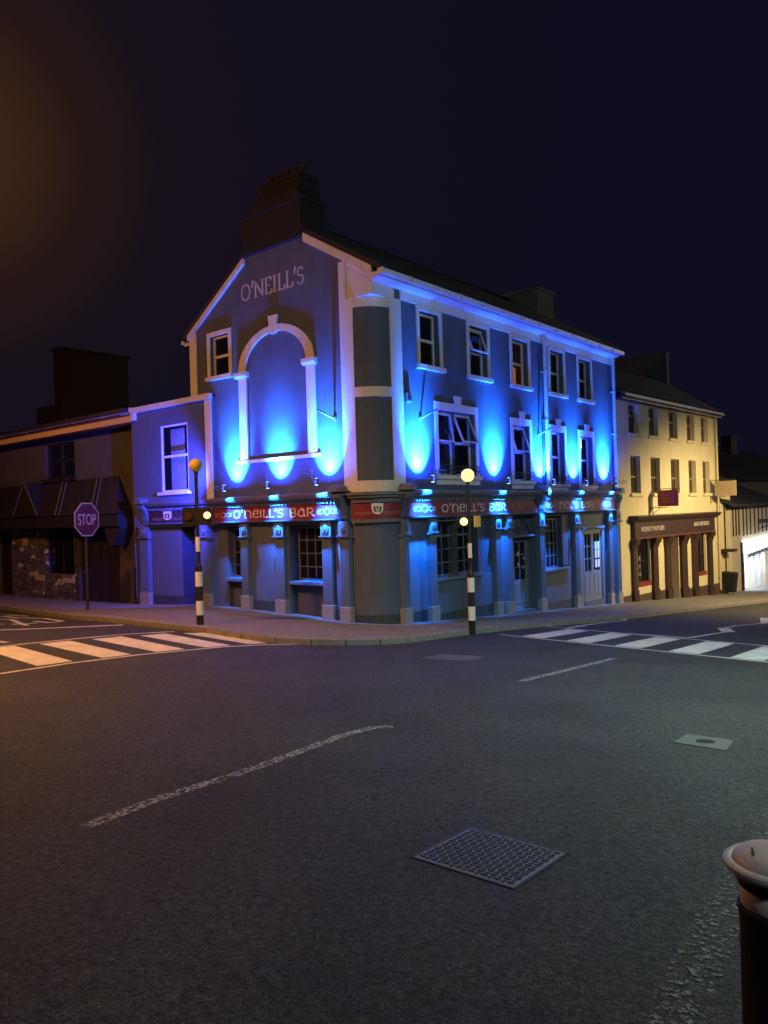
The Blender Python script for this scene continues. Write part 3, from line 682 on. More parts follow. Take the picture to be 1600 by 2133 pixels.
bmesh.ops.remove_doubles(b.bm, verts=b.bm.verts, dist=1e-4); b.build('arch_band', CREAM, PUB)
b = MB(); b.prism(FL, [(sc0-.09, 7.28), (sc0+.09, 7.28), (sc0+.17, 7.74), (sc0-.17, 7.74)], .0, .07); b.build('keystone', CREAM, PUB)
part('arch_sill', CREAM, PUB, FL, (1.74, 4.86, 4.03, 4.118, 0, .07), bevel=.008)
lettering('gable_lettering', "O'NEILL'S", ROM, FL, 4.56, 2.16, 8.34, .42, LETG, PUB, .0, pen=.15, thin=.09, depth=.003)
# upper left edge of the gable
part('corner_trim', CREAM, PUB, FL, (6.54, 6.83, 6.0, 7.86, .002, .04))
b = MB(); b.box(Face((0, YB), (1, 0), (0, 1)), -.04, .30, 7.55, 7.62, .0, .25); b.tube((-.05, YB+.32, 7.66), (1.5, YB+.32, 7.66), .06); b.build('gutter', GUT, PUB)
# ---- two storey wing on the left
FW = Face((-.10, 0), (0, 1), (-1, 0)); WR = 9.78
b = MB(); wall(b, FW, 5.84, WR, 2.4, 5.93, [(6.95, 8.28, 3.42, 5.38, .10)])
b.quad(FW(5.84, 2.4, 0), FW(5.84, 5.93, 0), FW(5.84, 5.93, -.1), FW(5.84, 2.4, -.1)); b.quad(FW(WR, -1, 0), FW(WR, 5.93, 0), FW(WR, 5.93, -3.5), FW(WR, -1, -3.5))
b.build('wall', WALL, PUB)
b = MB(); wall(b, FL, YB, WR, -.6, 2.5, [lh[3]]); b.build('wall', WALL, PUB)
b = MB(); b.hexa([Vector(p) for p in ((-.22, 5.80, 5.98), (-.22, WR+.4, 6.02), (4, WR+.4, 6.1), (4, 5.80, 6.1), (-.22, 5.80, 6.04), (-.22, WR+.4, 6.08), (4, WR+.4, 6.16), (4, 5.8, 6.16))]); b.build('roof', SLATE, PUB)
part('eaves_board', CREAM, PUB, FW, (5.78, WR+.45, 5.90, 6.05, .0, .125))
part('corner_trim', CREAM, PUB, FW, (5.82, 6.10, 3.14, 5.90, .002, .04))
ww = sash_window(FW, 6.95, 8.28, 3.42, 5.38, PUB, depth=.05, rail=.53)
part('window_sill', CREAM, ww, FW, (6.85, 8.36, 3.33, 3.418, 0, .12), bevel=.008)
b = MB()
for i in range(9): b.tube(FW(8.2-.075*i, 3.5, -.35), FW(8.2-.07*i, 5.3, -.35), .045, n=6)
for i in range(4): b.tube(FW(7.05+.06*i, 3.5, -.35), FW(7.05+.05*i, 5.3, -.35), .04, n=6)
b.build('curtain', CURT, PUB)
b = MB(); b.quad(FW(6.7, 3, -.8), FW(8.6, 3, -.8), FW(8.6, 5.8, -.8), FW(6.7, 5.8, -.8)); b.build('inner_wall', mat('blue_room_wall', (0.12, 0.2, 0.35), .9), PUB)
# ---- ground floor shopfront
def console(f, s0, s1, z, d, parent):
    """scrolled console bracket with fluted drop and rolled top"""
    b = MB(); b.profile(f, s0, s1, [(0, z-.62), (.08, z-.62), (.12, z-.50), (.13, z-.36), (.20, z-.22), (d*.86, z-.12), (d*.92, z-.02), (0, z-.02)])
    n = int((s1-s0)/.055)
    for i in range(n): 
        s = s0+(s1-s0)*(i+.5)/n
        b.profile(f, s-.012, s+.012, [(.08, z-.60), (.10, z-.60), (.145, z-.48), (.155, z-.36), (.225, z-.22), (d*.92, z-.12), (d*.86, z-.12), (.2, z-.22), (.13, z-.36), (.12, z-.5)])
    o = b.build('console', SHOP, parent)
    b = MB(); m0 = (s0+s1)/2; w = (s1-s0)/2+.035
    pr = [(m0+w*math.cos(R_(t)), z+.02+w*1.05*math.sin(R_(t))) for t in range(0, 181, 12)]
    b.prism(f, pr, 0.0, d+.05); b.build('console_cap', CORN, o)
def pilaster(f, s0, s1, parent, zb, zt=2.45, d=.12, cap=True):
    b = MB(); h = (s1-s0)
    b.box(f, s0, s1, zb+.36, zt, 0, d)
    n = 4
    for i in range(n):
        s = s0+h*(i+.5)/n; b.box(f, s-h*.055, s+h*.055, zb+.46, zt-.46, d, d+.012)
    o = b.build('pilaster', SHOP, parent)
    b = MB(); b.box(f, s0-.03, s1+.03, zb-.5, zb+.36, 0, d+.035); b.build('plinth_block', mat('stone_plinth', (.24, .225, .20), .8, .2, 6) if not bpy.data.materials.get('stone_plinth') else bpy.data.materials['stone_plinth'], o, bevel=.01)
    if cap:
        b = MB(); b.box(f, s0-.012, s1+.012, zt-.34, zt-.02, .0, d+.03); b.profile(f, s0-.05, s1+.05, [(0, zt-.40), (d+.04, zt-.40), (d+.075, zt-.36), (d+.075, zt-.34), (0, zt-.34)])
        c_ = f((s0+s1)/2, zt-.18, d+.03); c2 = f((s0+s1)/2, zt-.18, d+.055); b.tube(c_, c2, h*.36, h*.33, 18); b.tube(c2, f((s0+s1)/2, zt-.18, d+.075), h*.17, h*.12, 12)
        b.build('capital', SHOP, o)
    return o
def gz(f, s):
    p = f(s, 0, 0); c_, s_ = math.cos(TH), math.sin(TH); return G(CX+p.x*c_-p.y*s_, CY+p.x*s_+p.y*c_)
LP = [(.84, 1.13), (1.40, 1.72), (3.06, 3.38), (4.44, 4.73), (6.14, 6.46), (9.05, 9.50)]
for a, c in LP: pilaster(FL, a, c, PUB, gz(FL, a))
RP = [(.70, .95), (1.78, 2.04), (4.80, 5.06), (5.40, 5.68), (7.28, 7.56), (9.62, 9.90), (12.25, 12.50), (12.92, 13.22)]
for a, c in RP: pilaster(FR, a, c, PUB, gz(FR, a))
part('plinth', PLINTH, PUB, FL, *[(a, c, -.6, gz(FL, (a+c)/2)+.27, .001, .02) for a, c in ((1.14, 1.39), (3.39, 4.43), (7.52, 9.04), (9.5, 9.75))])
part('plinth', PLINTH, PUB, FR, (.96, 1.77, -1, .26+gz(FR, 1.3), .001, .02), (2.05, 4.79, -1, gz(FR, 3.4)+.25, .001, .02), (5.07, 5.39, -1, gz(FR, 5.2)+.24, .001, .02), (7.57, 9.61, -1.4, gz(FR, 8.6)+.24, .001, .02), (12.51, 12.91, -1.5, gz(FR, 12.7)+.25, .001, .02))
curved('plinth', PLINTH, 1, 89, -.6, .25, RC-.02, RC+.02, PUB, 12)
# fascia boards, dentils, cornices and lower ledges
def fascia(f, s0, s1, parent, m=RED, letters=None):
    o = part('fascia_board', m, parent, f, (s0, s1, 2.52, 2.87, .0, .10))
    b = MB(); b.profile(f, s0-.02, s1+.02, [(0, 2.45), (.13, 2.45), (.16, 2.475), (.20, 2.49), (.20, 2.515), (.0, 2.515)]); b.build('fascia_ledge', SHOP, o)
    b = MB()
    n = int((s1-s0)/.11)
    for i in range(n):
        s = s0+(i+.5)*(s1-s0)/n; b.box(f, s-.028, s+.028, 2.88, 2.955, .10, .145)
    b.build('dentil_band', SHOP, o)
    b = MB(); b.profile(f, s0-.02, s1+.02, [(0, 2.96), (.13, 2.96), (.16, 3.0), (.24, 3.02), (.27, 3.06), (.29, 3.10), (.29, 3.135), (.0, 3.18)]); b.build('cornice', CORN, o)
    return o
f1 = fascia(FL, 1.20, 6.55, PUB); f1b = fascia(FL, 6.60, 9.02, PUB, mat('dark_red_fascia', (0.12, .018, .03), .5))
f2 = fascia(FR, .98, 7.24, PUB); f3 = fascia(FR, 7.62, 12.88, PUB)
lettering('lettering', "O'NEILL'S BAR", UNC, FL, 5.02, 1.92, 2.585, .215, LETTER, f1, .10)
lettering('lettering', "O'NEILL'S BAR", UNC, FR, 2.32, 5.44, 2.585, .215, LETTER, f2, .10)
lettering('lettering', "NOL'S BAR", UNC, FR, 8.62, 11.12, 2.585, .215, LETTER, f3, .10)
scroll('scroll_ornament', FL, 1.52, 2.69, .58, .20, ORNW, f1, .10); scroll('scroll_ornament', FL, 5.45, 2.69, .6, .18, ORN, f1, .10)
scroll('scroll_ornament', FR, 1.62, 2.69, .80, .20, ORNW, f2, .10); scroll('scroll_ornament', FR, 6.2, 2.69, .85, .18, ORN, f2, .10)
scroll('scroll_ornament', FR, 8.08, 2.69, .55, .18, ORNW, f3, .10); scroll('scroll_ornament', FR, 12.0, 2.69, .8, .18, ORNW, f3, .10)
shield(FL, 8.04, 2.60, .38, .26, f1b, .10)
# fascia round the corner
def flat_cyl(s, z, d): return cyl(45+s/RC*57.3, RC+.055+d, z)
cf = curved('fascia_board', RED, 4, 86, 2.50, 2.86, RC-.05, RC+.055, PUB, 12)
curved('fascia_ledge', CORN, 3, 87, 2.40, 2.49, RC-.05, RC+.10, cf, 12); curved('dentil_band', CORN, 3, 87, 2.87, 2.97, RC-.05, RC+.09, cf, 12)
curved('cornice', CORN, 1, 89, 2.98, 3.04, RC-.05, RC+.17, cf, 12); curved('cornice', CORN, 1, 89, 3.045, 3.11, RC-.05, RC+.22, cf, 12)
shield(flat_cyl, 0, 2.59, .25, .26, cf, 0)
console(FL, .92, 1.18, 3.12, .34, PUB); console(FR, .72, .96, 3.12, .34, PUB); console(FL, 9.02, 9.32, 3.10, .34, PUB); console(FR, 7.27, 7.58, 3.08, .30, PUB); console(FR, 12.92, 13.2, 3.06, .28, PUB)
# shop windows
def grid_window(f, a, c, z0, z1, nx, nz, depth, parent, hi=None, m=SHOP):
    b = MB(); d0, d1 = -depth-.03, -depth+.03; fr = .05
    b.box(f, a, a+fr, z0, z1, d0, d1); b.box(f, c-fr, c, z0, z1, d0, d1); b.box(f, a+fr, c-fr, z0, z0+fr, d0, d1); b.box(f, a+fr, c-fr, z1-fr, z1, d0, d1)
    for i in range(1, nx):
        s = a+(c-a)*i/nx; b.box(f, s-.014, s+.014, z0+fr, z1-fr, d0+.01, d1-.01)
    for j in range(1, nz):
        z = z0+(z1-z0)*j/nz; w = .03 if hi == j else .014; b.box(f, a+fr, c-fr, z-w, z+w, d0+.012, d1-.012)
    w = b.build('shop_window', m, parent)
    b = MB(); b.quad(f(a+fr, z0+fr, -depth), f(c-fr, z0+fr, -depth), f(c-fr, z1-fr, -depth), f(a+fr, z1-fr, -depth)); b.build('pane', GLASS, w)
    return w
def sill(f, a, c, z, d, parent, dp): part('window_sill', SHOP, parent, f, (a, c, z-.09, z, -dp, d), bevel=.012)
w = grid_window(FL, 1.78, 2.98, .98, 2.33, 4, 4, .34, PUB); sill(FL, 1.74, 3.02, .975, .02, w, .34)
part('stall_riser', WALL, w, FL, (1.76, 3.0, -.3, .88, -.36, -.26)); 
w = grid_window(FL, 4.78, 5.55, .98, 2.33, 3, 4, .34, PUB); sill(FL, 4.74, 5.60, .975, .0, w, .34)
part('stall_riser', WALL, w, FL, (4.75, 5.55, -.3, .88, -.36, -.26)); part('window_jamb', WALL, w, FL, (5.56, 6.12, -.3, 2.36, -.36, -.12))
w = grid_window(FR, 2.08, 4.10, .95, 2.33, 6, 4, .26, PUB, hi=3); sill(FR, 2.05, 4.22, .95, .06, w, .26)
part('window_jamb', PLINTH if False else mat('dark_blue_panel', (.05, .07, .11), .5), PUB, FR, (4.11, 4.77, -.9, 2.355, -.20, -.02))
w = grid_window(FR, 7.68, 8.98, .74, 2.30, 5, 4, .20, PUB); sill(FR, 7.62, 9.30, .74, .07, w, .2)
part('window_jamb', bpy.data.materials['dark_blue_panel'], PUB, FR, (9.0, 9.41, .78, 2.355, -.18, -.02))
# bar interior glimpsed through the third bay: warm lamp and drapes
b = MB()
for i in range(16): b.tube(FR(7.8+.075*i, .8, -.45), FR(7.8+.072*i, 2.2, -.45), .03, n=6)
b.build('curtain', mat('tan_drape', (.22, .13, .09), .9), PUB)
rl = point('room_light', (8.5, .36, 2.2), .9, (1, .6, .35), .1); rl.parent = PUB
# doors
def door(f, a, c, zb, zt, depth, parent, split, glz, m=WOODP):
    d0, d1 = -depth-.02, -depth+.04
    b = MB(); b.box(f, a, a+.07, zb, zt+.07, d0, d1+.03); b.box(f, c-.07, c, zb, zt+.07, d0, d1+.03); b.box(f, a+.07, c-.07, zt, zt+.07, d0, d1+.03)
    fr = b.build('door_frame', SHOP, parent)
    segs = [(a+.075, split-.004), (split+.004, c-.075)]
    for p, q in segs:
        b = MB(); zg0 = zb+(zt-zb)*.42; e = .09
        b.box(f, p, q, zb+.02, zg0, d0, d1); b.box(f, p, p+e, zg0, zt-.01, d0, d1); b.box(f, q-e, q, zg0, zt-.01, d0, d1); b.box(f, p+e, q-e, zt-.13, zt-.01, d0, d1)
        for j in (1, 2): z = zg0+(zt-.13-zg0)*j/3; b.box(f, p+e, q-e, z-.014, z+.014, d0+.01, d1-.01)
        mm = (p+q)/2; b.box(f, mm-.012, mm+.012, zg0, zt-.13, d0+.012, d1-.012)
        b.box(f, p+e, mm-.03, zb+.20, zg0-.10, d1, d1+.012); b.box(f, mm+.03, q-e, zb+.20, zg0-.10, d1, d1+.012)
        o = b.build('door', m, fr)
        b = MB(); b.quad(f(p+e, zg0, -depth), f(q-e, zg0, -depth), f(q-e, zt-.13, -depth), f(p+e, zt-.13, -depth)); b.build('pane', DGLASS, fr)
    part('threshold', CONC if zb > -.6 else mat('worn_brass_step', (.45, .30, .12), .5, .3, 8), fr, f, (a+.01, c-.01, zb-.5, zb+.018, -depth, -.01))
    return fr
zb = gz(FR, 6.4)+.03
dr1 = door(FR, 5.74, 7.24, zb, 1.76, .30, PUB, 6.30, 0)
b = MB()  # arched fanlight over the door
b.box(FR, 5.74, 7.24, 1.835, 2.39, -.30, -.20)
fl = b.build('fanlight_panel', SHOP, PUB)
b = MB(); b.stroke(FR, [(6.49+x, 1.87+y) for x, y in arc(0, 0, .66, .46, 0, 180, 16)], .04, -.20, -.16); b.stroke(FR, [(6.49, 1.87), (6.49, 2.33)], .04, -.2, -.165)
for t in (35, 62, 118, 145): b.stroke(FR, [(6.49, 1.87), (6.49+.64*math.cos(R_(t)), 1.87+.44*math.sin(R_(t)))], .025, -.2, -.17)
b.build('fanlight_bars', mat('dark_bar', (.05, .06, .08), .5), fl)
part('door_head_ledge', SHOP, dr1, FR, (5.70, 7.28, 1.80, 1.86, -.2, .02))
for s, z, w_, h_ in ((5.98, .92, .13, .30),): part('notice', PAPER, dr1, FR, (s-w_/2, s+w_/2, z-h_/2, z+h_/2, -.255, -.25))
for s, z, r in ((6.62, 1.30, .075), (6.62, .98, .06), (6.90, .88, .05), (6.95, 1.15, .05)):
    b = MB(); b.tube(FR(s, z, -.259), FR(s, z, -.252), r, n=14); b.build('sticker', mat('sticker', (.45, .38, .36), .6) if not bpy.data.materials.get('sticker') else bpy.data.materials['sticker'], dr1)
zb2 = gz(FR, 11.2)+.16
part('door_panel_wall', SHOP, PUB, FR, (10.24, 10.48, -1.4, 2.355, -.11, -.03), (12.02, 12.22, -1.4, 2.355, -.11, -.03), (10.48, 12.02, 1.90, 2.355, -.11, -.05))
dr2 = door(FR, 10.50, 12.0, zb2, 1.84, .10, PUB, 11.25, 0)
part('louvre', SHOP, dr2, FR, *[(10.55, 11.95, 1.98+.06*i, 2.01+.06*i, -.05, -.02) for i in range(6)])
part('door_head_ledge', SHOP, dr2, FR, (10.42, 12.06, 1.90, 1.95, -.05, .05))
part('notice', PAPER, dr2, FR, *[(s, s+.16, z, z+.27, -.054, -.05) for s in (11.42, 11.63) for z in (.55, .87, 1.16)])
b = MB(); b.tube(FR(11.18, .45, -.06), FR(11.18, .45, .0), .02); b.tube(FR(11.18, .45, .0), FR(11.04, .45, .0), .014); b.build('door_handle', MET, dr2)
b = MB(); b.tube(FR(6.22, .45, -.26), FR(6.22, .45, -.20), .02); b.tube(FR(6.22, .30, -.2), FR(6.22, .62, -.2), .014); b.build('door_handle', MET, dr1)
# roller shutter in the narrow opening on the left facade
b = MB()
for i in range(30): b.box(FL, 6.89, 7.49, -.1+.083*i, -.1+.083*i+.075, -.40, -.36-.012*(i % 2))
b.build('roller_shutter', mat('dark_blue_shutter', (.035, .045, .10), .5), PUB)
# ---- small things on the walls
def wall_rod(f, s, z, sgn):
    r = empty('flag_pole_bracket', f(s, z, 0), 0, label='', cat='wall bracket'); r.parent = None
    p = PUB.matrix_world
    b = MB(); b.tube(Vector((0, 0, 0)), f(s+sgn*.16, z+.20, .42)-f(s, z, 0), .026, n=10); b.build('rod', MET, r)
    b = MB(); b.tube(f(s, z, .0)-f(s, z, 0), f(s, z, .03)-f(s, z, 0), .06, n=12); b.build('wall_plate', MET, r)
    w = Matrix.Translation((CX, CY, 0)) @ Matrix.Rotation(TH, 4, 'Z') @ f(s, z, 0)
    r.location = w; r.rotation_euler = (0, 0, TH); return r
r = wall_rod(FL, 1.28, 4.90, 1); r['label'] = 'short metal flag pole bracket on the gable wall, right of the blind arch'; r['group'] = 'flag pole brackets'
r = wall_rod(FR, 1.68, 4.90, 1); r['label'] = 'short metal flag pole bracket left of the wide first-floor double window'; r['group'] = 'flag pole brackets'
r = wall_rod(FR, 7.60, 4.86, 1); r['label'] = 'short metal flag pole bracket beside the white downpipe'; r['group'] = 'flag pole brackets'
r = empty('alarm_box', label='small grey alarm box high on the wall just right of the round corner', cat='alarm box')
r.location = Matrix.Translation((CX, CY, 0)) @ Matrix.Rotation(TH, 4, 'Z') @ FR(1.18, 5.35, 0); r.rotation_euler = (0, 0, TH)
fz = Face((0, 0), (1, 0), (0, -1))
b = MB(); b.prism(fz, [(-.10, -.10), (.10, -.10), (.13, .10), (0, .15), (-.13, .10)], 0, .09); b.build('case', mat('grey_plastic', (.2, .2, .2), .5), r)
part('cover_plate', IRON, r, fz, (-.06, .06, -.06, .05, .09, .105))
# ---- floodlights
BLUE = (0.009, 0.150, 1.0); BLUED = (0.006, 0.20, 1.0)
FM = mat('floodlight_body', (.10, .11, .13), .4, metal=.5)
LENS = emit('floodlight_lens', (.25, .65, 1.0), 9)
def flood(f, s, label, up=1.0, dn=1.0, z=3.40):
    M_ = Matrix.Translation((CX, CY, 0)) @ Matrix.Rotation(TH, 4, 'Z')
    r = empty('floodlight', M_ @ f(s, z, 0), TH, label=label, cat='floodlight', group='blue floodlights above the pub fascia')
    o0 = f(s, z, 0); g = lambda s_, z_, d_: f(s+s_, z+z_, d_)-o0
    b = MB(); b.tube(g(0, 0, 0), g(0, 0, .42), .012, n=8); b.tube(g(-.0, 0, 0), g(0, .0, .02), .045, n=12); b.build('arm', MET, r)
    b = MB(); b.tube(g(0, -.075, .46), g(0, .075, .46), .05, n=18); b.sm = True; b.build('lamp_body', FM, r)
    b = MB(); b.tube(g(0, .075, .46), g(0, .079, .46), .040, n=18); b.build('lens', LENS, r)
    b = MB(); b.tube(g(0, -.075, .46), g(0, -.079, .46), .040, n=18); b.build('lens', LENS, r)
    spot('flood_up', g(0, .08, .42), g(0, .56, .0), 15500*up, BLUE, 83, 1.0, .03, r)
    spot('flood_up_wide', g(0, .10, .46), g(0, 1.0, .0), 520*up, (.012, .055, 1.0), 165, 1.0, .03, r)
    spot('flood_down', g(0, -.10, .46), g(0, -1.2, -.26), 4000*dn, BLUED, 72, 1.0, .03, r)
    l_ = point('flood_spill', g(0, .0, .56), 6, (.04, .08, 1.0), .05); l_.parent = r
flood(FL, 4.93, "blue floodlight on the gable wall, leftmost, below the left foot of the arch", .9, .7)
spot('wing_wall_fill', FL(5.5, 3.5, 1.0), FL(8.1, 4.3, 0), 3200, (.04, .06, 1.0), 84, 1.0, .04, PUB)  # added spot without a fitting, throws extra blue onto the wing wall
spot('wing_wall_fill', FL(5.5, 3.35, 1.0), FL(8.1, 1.5, .0), 2000, (.04, .06, 1.0), 74, 1.0, .04, PUB)  # likewise added, for the lower part of the wing wall
flood(FL, 3.21, "blue floodlight on the gable wall, under the middle of the arch", .9, .9)
flood(FL, 1.50, "blue floodlight on the gable wall, nearest the round corner", 1.0, 1.1)
flood(FR, 1.50, "blue floodlight right of the round corner, below the alarm box", 1.15, 1.1)
flood(FR, 5.00, "blue floodlight over the word BAR, left of the white downpipe", 1.0, 1.1)
flood(FR, 7.62, "blue floodlight at the foot of the white downpipe", 1.0, 1.1)
flood(FR, 9.86, "blue floodlight between the last two first-floor windows", .9, 1.0)
flood(FR, 12.20, "blue floodlight at the far right end of the pub, past the last window", 1.2, 1.3)
def sign_arm(f, s0, s1, z, label):
    M_ = Matrix.Translation((CX, CY, 0)) @ Matrix.Rotation(TH, 4, 'Z')
    r = empty('hanging_basket_bracket', M_ @ f(s0, z, 0), TH, label=label, cat='wall bracket', group='scrolled iron brackets on the pub walls')
    o0 = f(s0, z, 0); g = lambda s_, z_, d_: f(s0+s_, z+z_, d_)-o0; L = s1-s0
    b = MB(); b.tube(g(0, 0, 0), g(L*.4, .0, .5), .013, n=8); b.tube(g(0, -.16, 0), g(0, .14, 0), .016, n=8); b.build('arm', MET, r)
    b = MB()
    pts = [g(L*.4*t, -.02-.13*(1-t)**1.5+.05*math.sin(6*t), .5*t) for t in [i/10 for i in range(11)]]
    for p, q in zip(pts, pts[1:]): b.tube(p, q, .010, n=6)
    b.build('scroll', MET, r)
sign_arm(FL, 3.75, 3.3, 3.52, 'scrolled iron bracket on the gable wall below the arch, middle one')
sign_arm(FL, 2.10, 1.6, 3.62, 'scrolled iron bracket on the gable wall, nearest the round corner')
sign_arm(FL, 5.45, 5.0, 3.45, 'scrolled iron bracket at the left end of the gable wall')
sign_arm(FR, 8.7, 9.3, 3.36, 'scrolled iron bracket under the third first-floor window')
sign_arm(FR, 2.2, 1.7, 3.62, 'scrolled iron bracket at the lower left of the wide double window')
sign_arm(FR, 10.9, 11.4, 3.4, 'scrolled iron bracket under the last first-floor window')
sign_arm(FR, 12.9, 13.2, 3.5, 'scrolled iron bracket at the far right corner of the pub')

# ------------------------------------------------------------------ yellow building down the right-hand street
YX, YY = 8.43, 27.75; YT = R_(90-42.5)
YB_ = empty('yellow_building', (YX, YY, 0), YT, label='three storey yellow rendered building with narrow windows and a brown estate agent shopfront', cat='building')
F1 = Face((0, 0), (1, 0), (0, -1)); YL = 10.1
def gy(s, d=0):
    c_, s_ = math.cos(YT), math.sin(YT); return G(YX+s*c_+d*s_, YY+s*s_-d*c_)
mat('dull_window_frame', (.22, .17, .11), .5)
YGLASS = glassmat('brown_window_glass', .95, (.055, .045, .032))  # brownish panes, base a little lighter than the other dark glass
UPY = [(1.06, 1.92), (2.85, 3.72), (4.80, 5.68), (6.68, 7.52), (8.30, 9.12)]
yh = [(a, c, 5.32, 6.42, .24) for a, c in UPY]+[(a+.06, c+.06, 3.08, 4.48, .24) for a, c in UPY]
yh += [(1.50, 2.62, -.44, 1.42, .16), (4.44, 5.40, -1.6, 1.42, .7), (7.42, 8.46, -.50, 1.42, .16)]
b = MB(); wall(b, F1, 0, YL, -2.4, 6.6, yh); b.build('wall', YWALL, YB_)
b = MB(); wall(b, Face((YL, 0), (0, 1), (1, 0)), 0, 4.8, -2.6, 6.5, []); b.bm.faces.new([b.bm.verts.new(Vector(p)) for p in ((YL, 0, 6.5), (YL, 4.8, 6.5), (YL, 2.35, 8.35))])
b.quad(Vector((0, 4.8, -1)), Vector((YL, 4.8, -1)), Vector((YL, 4.8, 6.5)), Vector((0, 4.8, 6.5))); b.quad(Vector((0, 1.2, -2)), Vector((YL, 1.2, -2)), Vector((YL, 1.2, 6.4)), Vector((0, 1.2, 6.4)))
b.build('wall', YWALL, YB_)
b = MB()
slab(b, [Vector((-.05, -.30, 6.62)), Vector((YL+.12, -.30, 6.62)), Vector((YL+.12, 2.35, 8.38)), Vector((-.05, 2.35, 8.38))], .12)
slab(b, [Vector((-.05, 2.35, 8.38)), Vector((YL+.12, 2.35, 8.38)), Vector((YL+.12, 5.0, 6.62)), Vector((-.05, 5.0, 6.62))], .12)
yr = b.build('roof', SLATE, YB_)
b = MB()
for k in range(1, 14):
    y = -.3+2.65*k/14; z = 6.62+.664*(y+.3)+.12; b.box(Face((0, 0), (1, 0), (0, 1)), -.04, YL+.1, z-.01, z+.012, y-.012, y)
b.build('slate_course', SLATE, yr)
b = MB(); b.box(F1, 9.55, 9.85, 8.0, 9.72, -4.6, -1.95); b.box(F1, 9.5, 9.9, 9.72, 9.80, -4.65, -1.9); b.build('chimney', mat('pale_chimney_render', (.12, .125, .12), .85, .2, 3), yr)
b = MB()
for i in range(8): b.profile(F1, -.02+i*YL/8, (i+1)*YL/8-.01, [(.30, 6.62), (.32, 6.55), (.38, 6.54), (.43, 6.57), (.44, 6.66), (.42, 6.66), (.40, 6.58), (.32, 6.60)])
b.build('gutter', BROWN, YB_)
part('eaves_board', BROWN, YB_, F1, (0, YL, 6.48, 6.61, .002, .29))
for a, c in UPY:
    for dz, zz0, zz1, o_ in ((0, 5.32, 6.42, 0), (0, 3.08, 4.48, .06)):
        w = sash_window(F1, a+o_, c+o_, zz0, zz1, YB_, depth=.2, glass=YGLASS, fr=.035, rail=.62 if o_ == 0 else .45); w.data.materials[0] = bpy.data.materials['dull_window_frame']
        part('window_sill', YWALL, w, F1, (a+o_-.10, c+o_+.10, zz0-.12, zz0-.002, .0, .09))
downpipe(F1, 9.92, -1.3, 6.5, .055, .08, mat('cream_downpipe', (.5, .42, .25), .5), YB_)
part('plinth', YPL, YB_, F1, (.02, .88, -2.3, gy(.4)+.22, .001, .03), (9.06, YL+.03, -2.4, gy(9.5)+.48, .001, .03), (3.18, 3.90, -2.3, gy(3.5)+.34, .001, .03), (6.12, 6.70, -2.3, gy(6.4)+.34, .001, .03), (1.30, 2.62, -2.3, gy(2)+.26, .001, .03), (7.30, 8.50, -2.3, gy(8)+.42, .001, .03))
b = MB(); b.box(F1, 1.02, 9.20, 1.42, 1.99, 0, .16); yf = b.build('fascia_board', BROWN, YB_)
b = MB(); b.profile(F1, .86, 9.46, [(0, 1.98), (.17, 1.98), (.20, 2.04), (.30, 2.08), (.34, 2.14), (.38, 2.19), (.38, 2.215), (0, 2.25)]); b.build('cornice', BROWN, yf)
b = MB(); b.profile(F1, 1.0, 9.22, [(0, 1.36), (.18, 1.36), (.20, 1.40), (.20, 1.418), (0, 1.418)]); b.build('fascia_ledge', mat('red_brown_paint', (.16, .06, .045), .5), yf)
text_mesh('lettering', 'PROPERTY PARTNERS', F1, 1.52, 1.63, .18, 2.1, mat('gold_lettering', (.62, .52, .44), .5), yf, .17)
text_mesh('lettering', 'BARRY HERTERICH', F1, 6.72, 1.68, .17, 1.72, bpy.data.materials['gold_lettering'], yf, .17)
for a, c in ((.90, 1.27), (2.66, 3.16), (3.92, 4.40), (5.44, 6.10), (6.72, 7.28), (8.52, 9.04)):
    b = MB(); zb = gy(a); b.box(F1, a+.03, c-.03, zb+.4, 1.355, 0, .11); o = b.build('pilaster', BROWN, YB_)
    b = MB(); b.box(F1, a, c, zb-.6, zb+.4, 0, .14); b.build('plinth_block', BROWN, o)
    b = MB(); b.profile(F1, a, c, [(0, .98), (.13, .98), (.15, 1.1), (.24, 1.22), (.26, 1.354), (0, 1.354)]); b.build('capital', BROWN, o)
RBR = mat('red_window_paint', (.22, .035, .025), .45)
for a, c, z0 in ((1.50, 2.62, -.44), (7.42, 8.46, -.50)):
    w = grid_window(F1, a, c, z0, 1.42, 1, 2, .12, YB_, m=BROWN); part('window_sill', RBR, w, F1, (a, c, z0, z0+.16, -.14, .02))
    part('property_card', PAPER, w, F1, *[(s, s+.13, z, z+.14, -.30, -.29) for s in (a+.25, a+.5, a+.75) for z in (z0+.35, z0+.65, z0+.95)])
b = MB(); b.box(F1, 4.46, 5.38, -1.1, 1.1, -.70, -.64); o = b.build('door', RBR, YB_); b = MB(); b.tube(F1(5.2, -.1, -.64), F1(5.2, -.1, -.56), .03); b.build('door_handle', MET, o)
part('transom_window', DGLASS, YB_, F1, (4.46, 5.38, 1.12, 1.40, -.69, -.66))
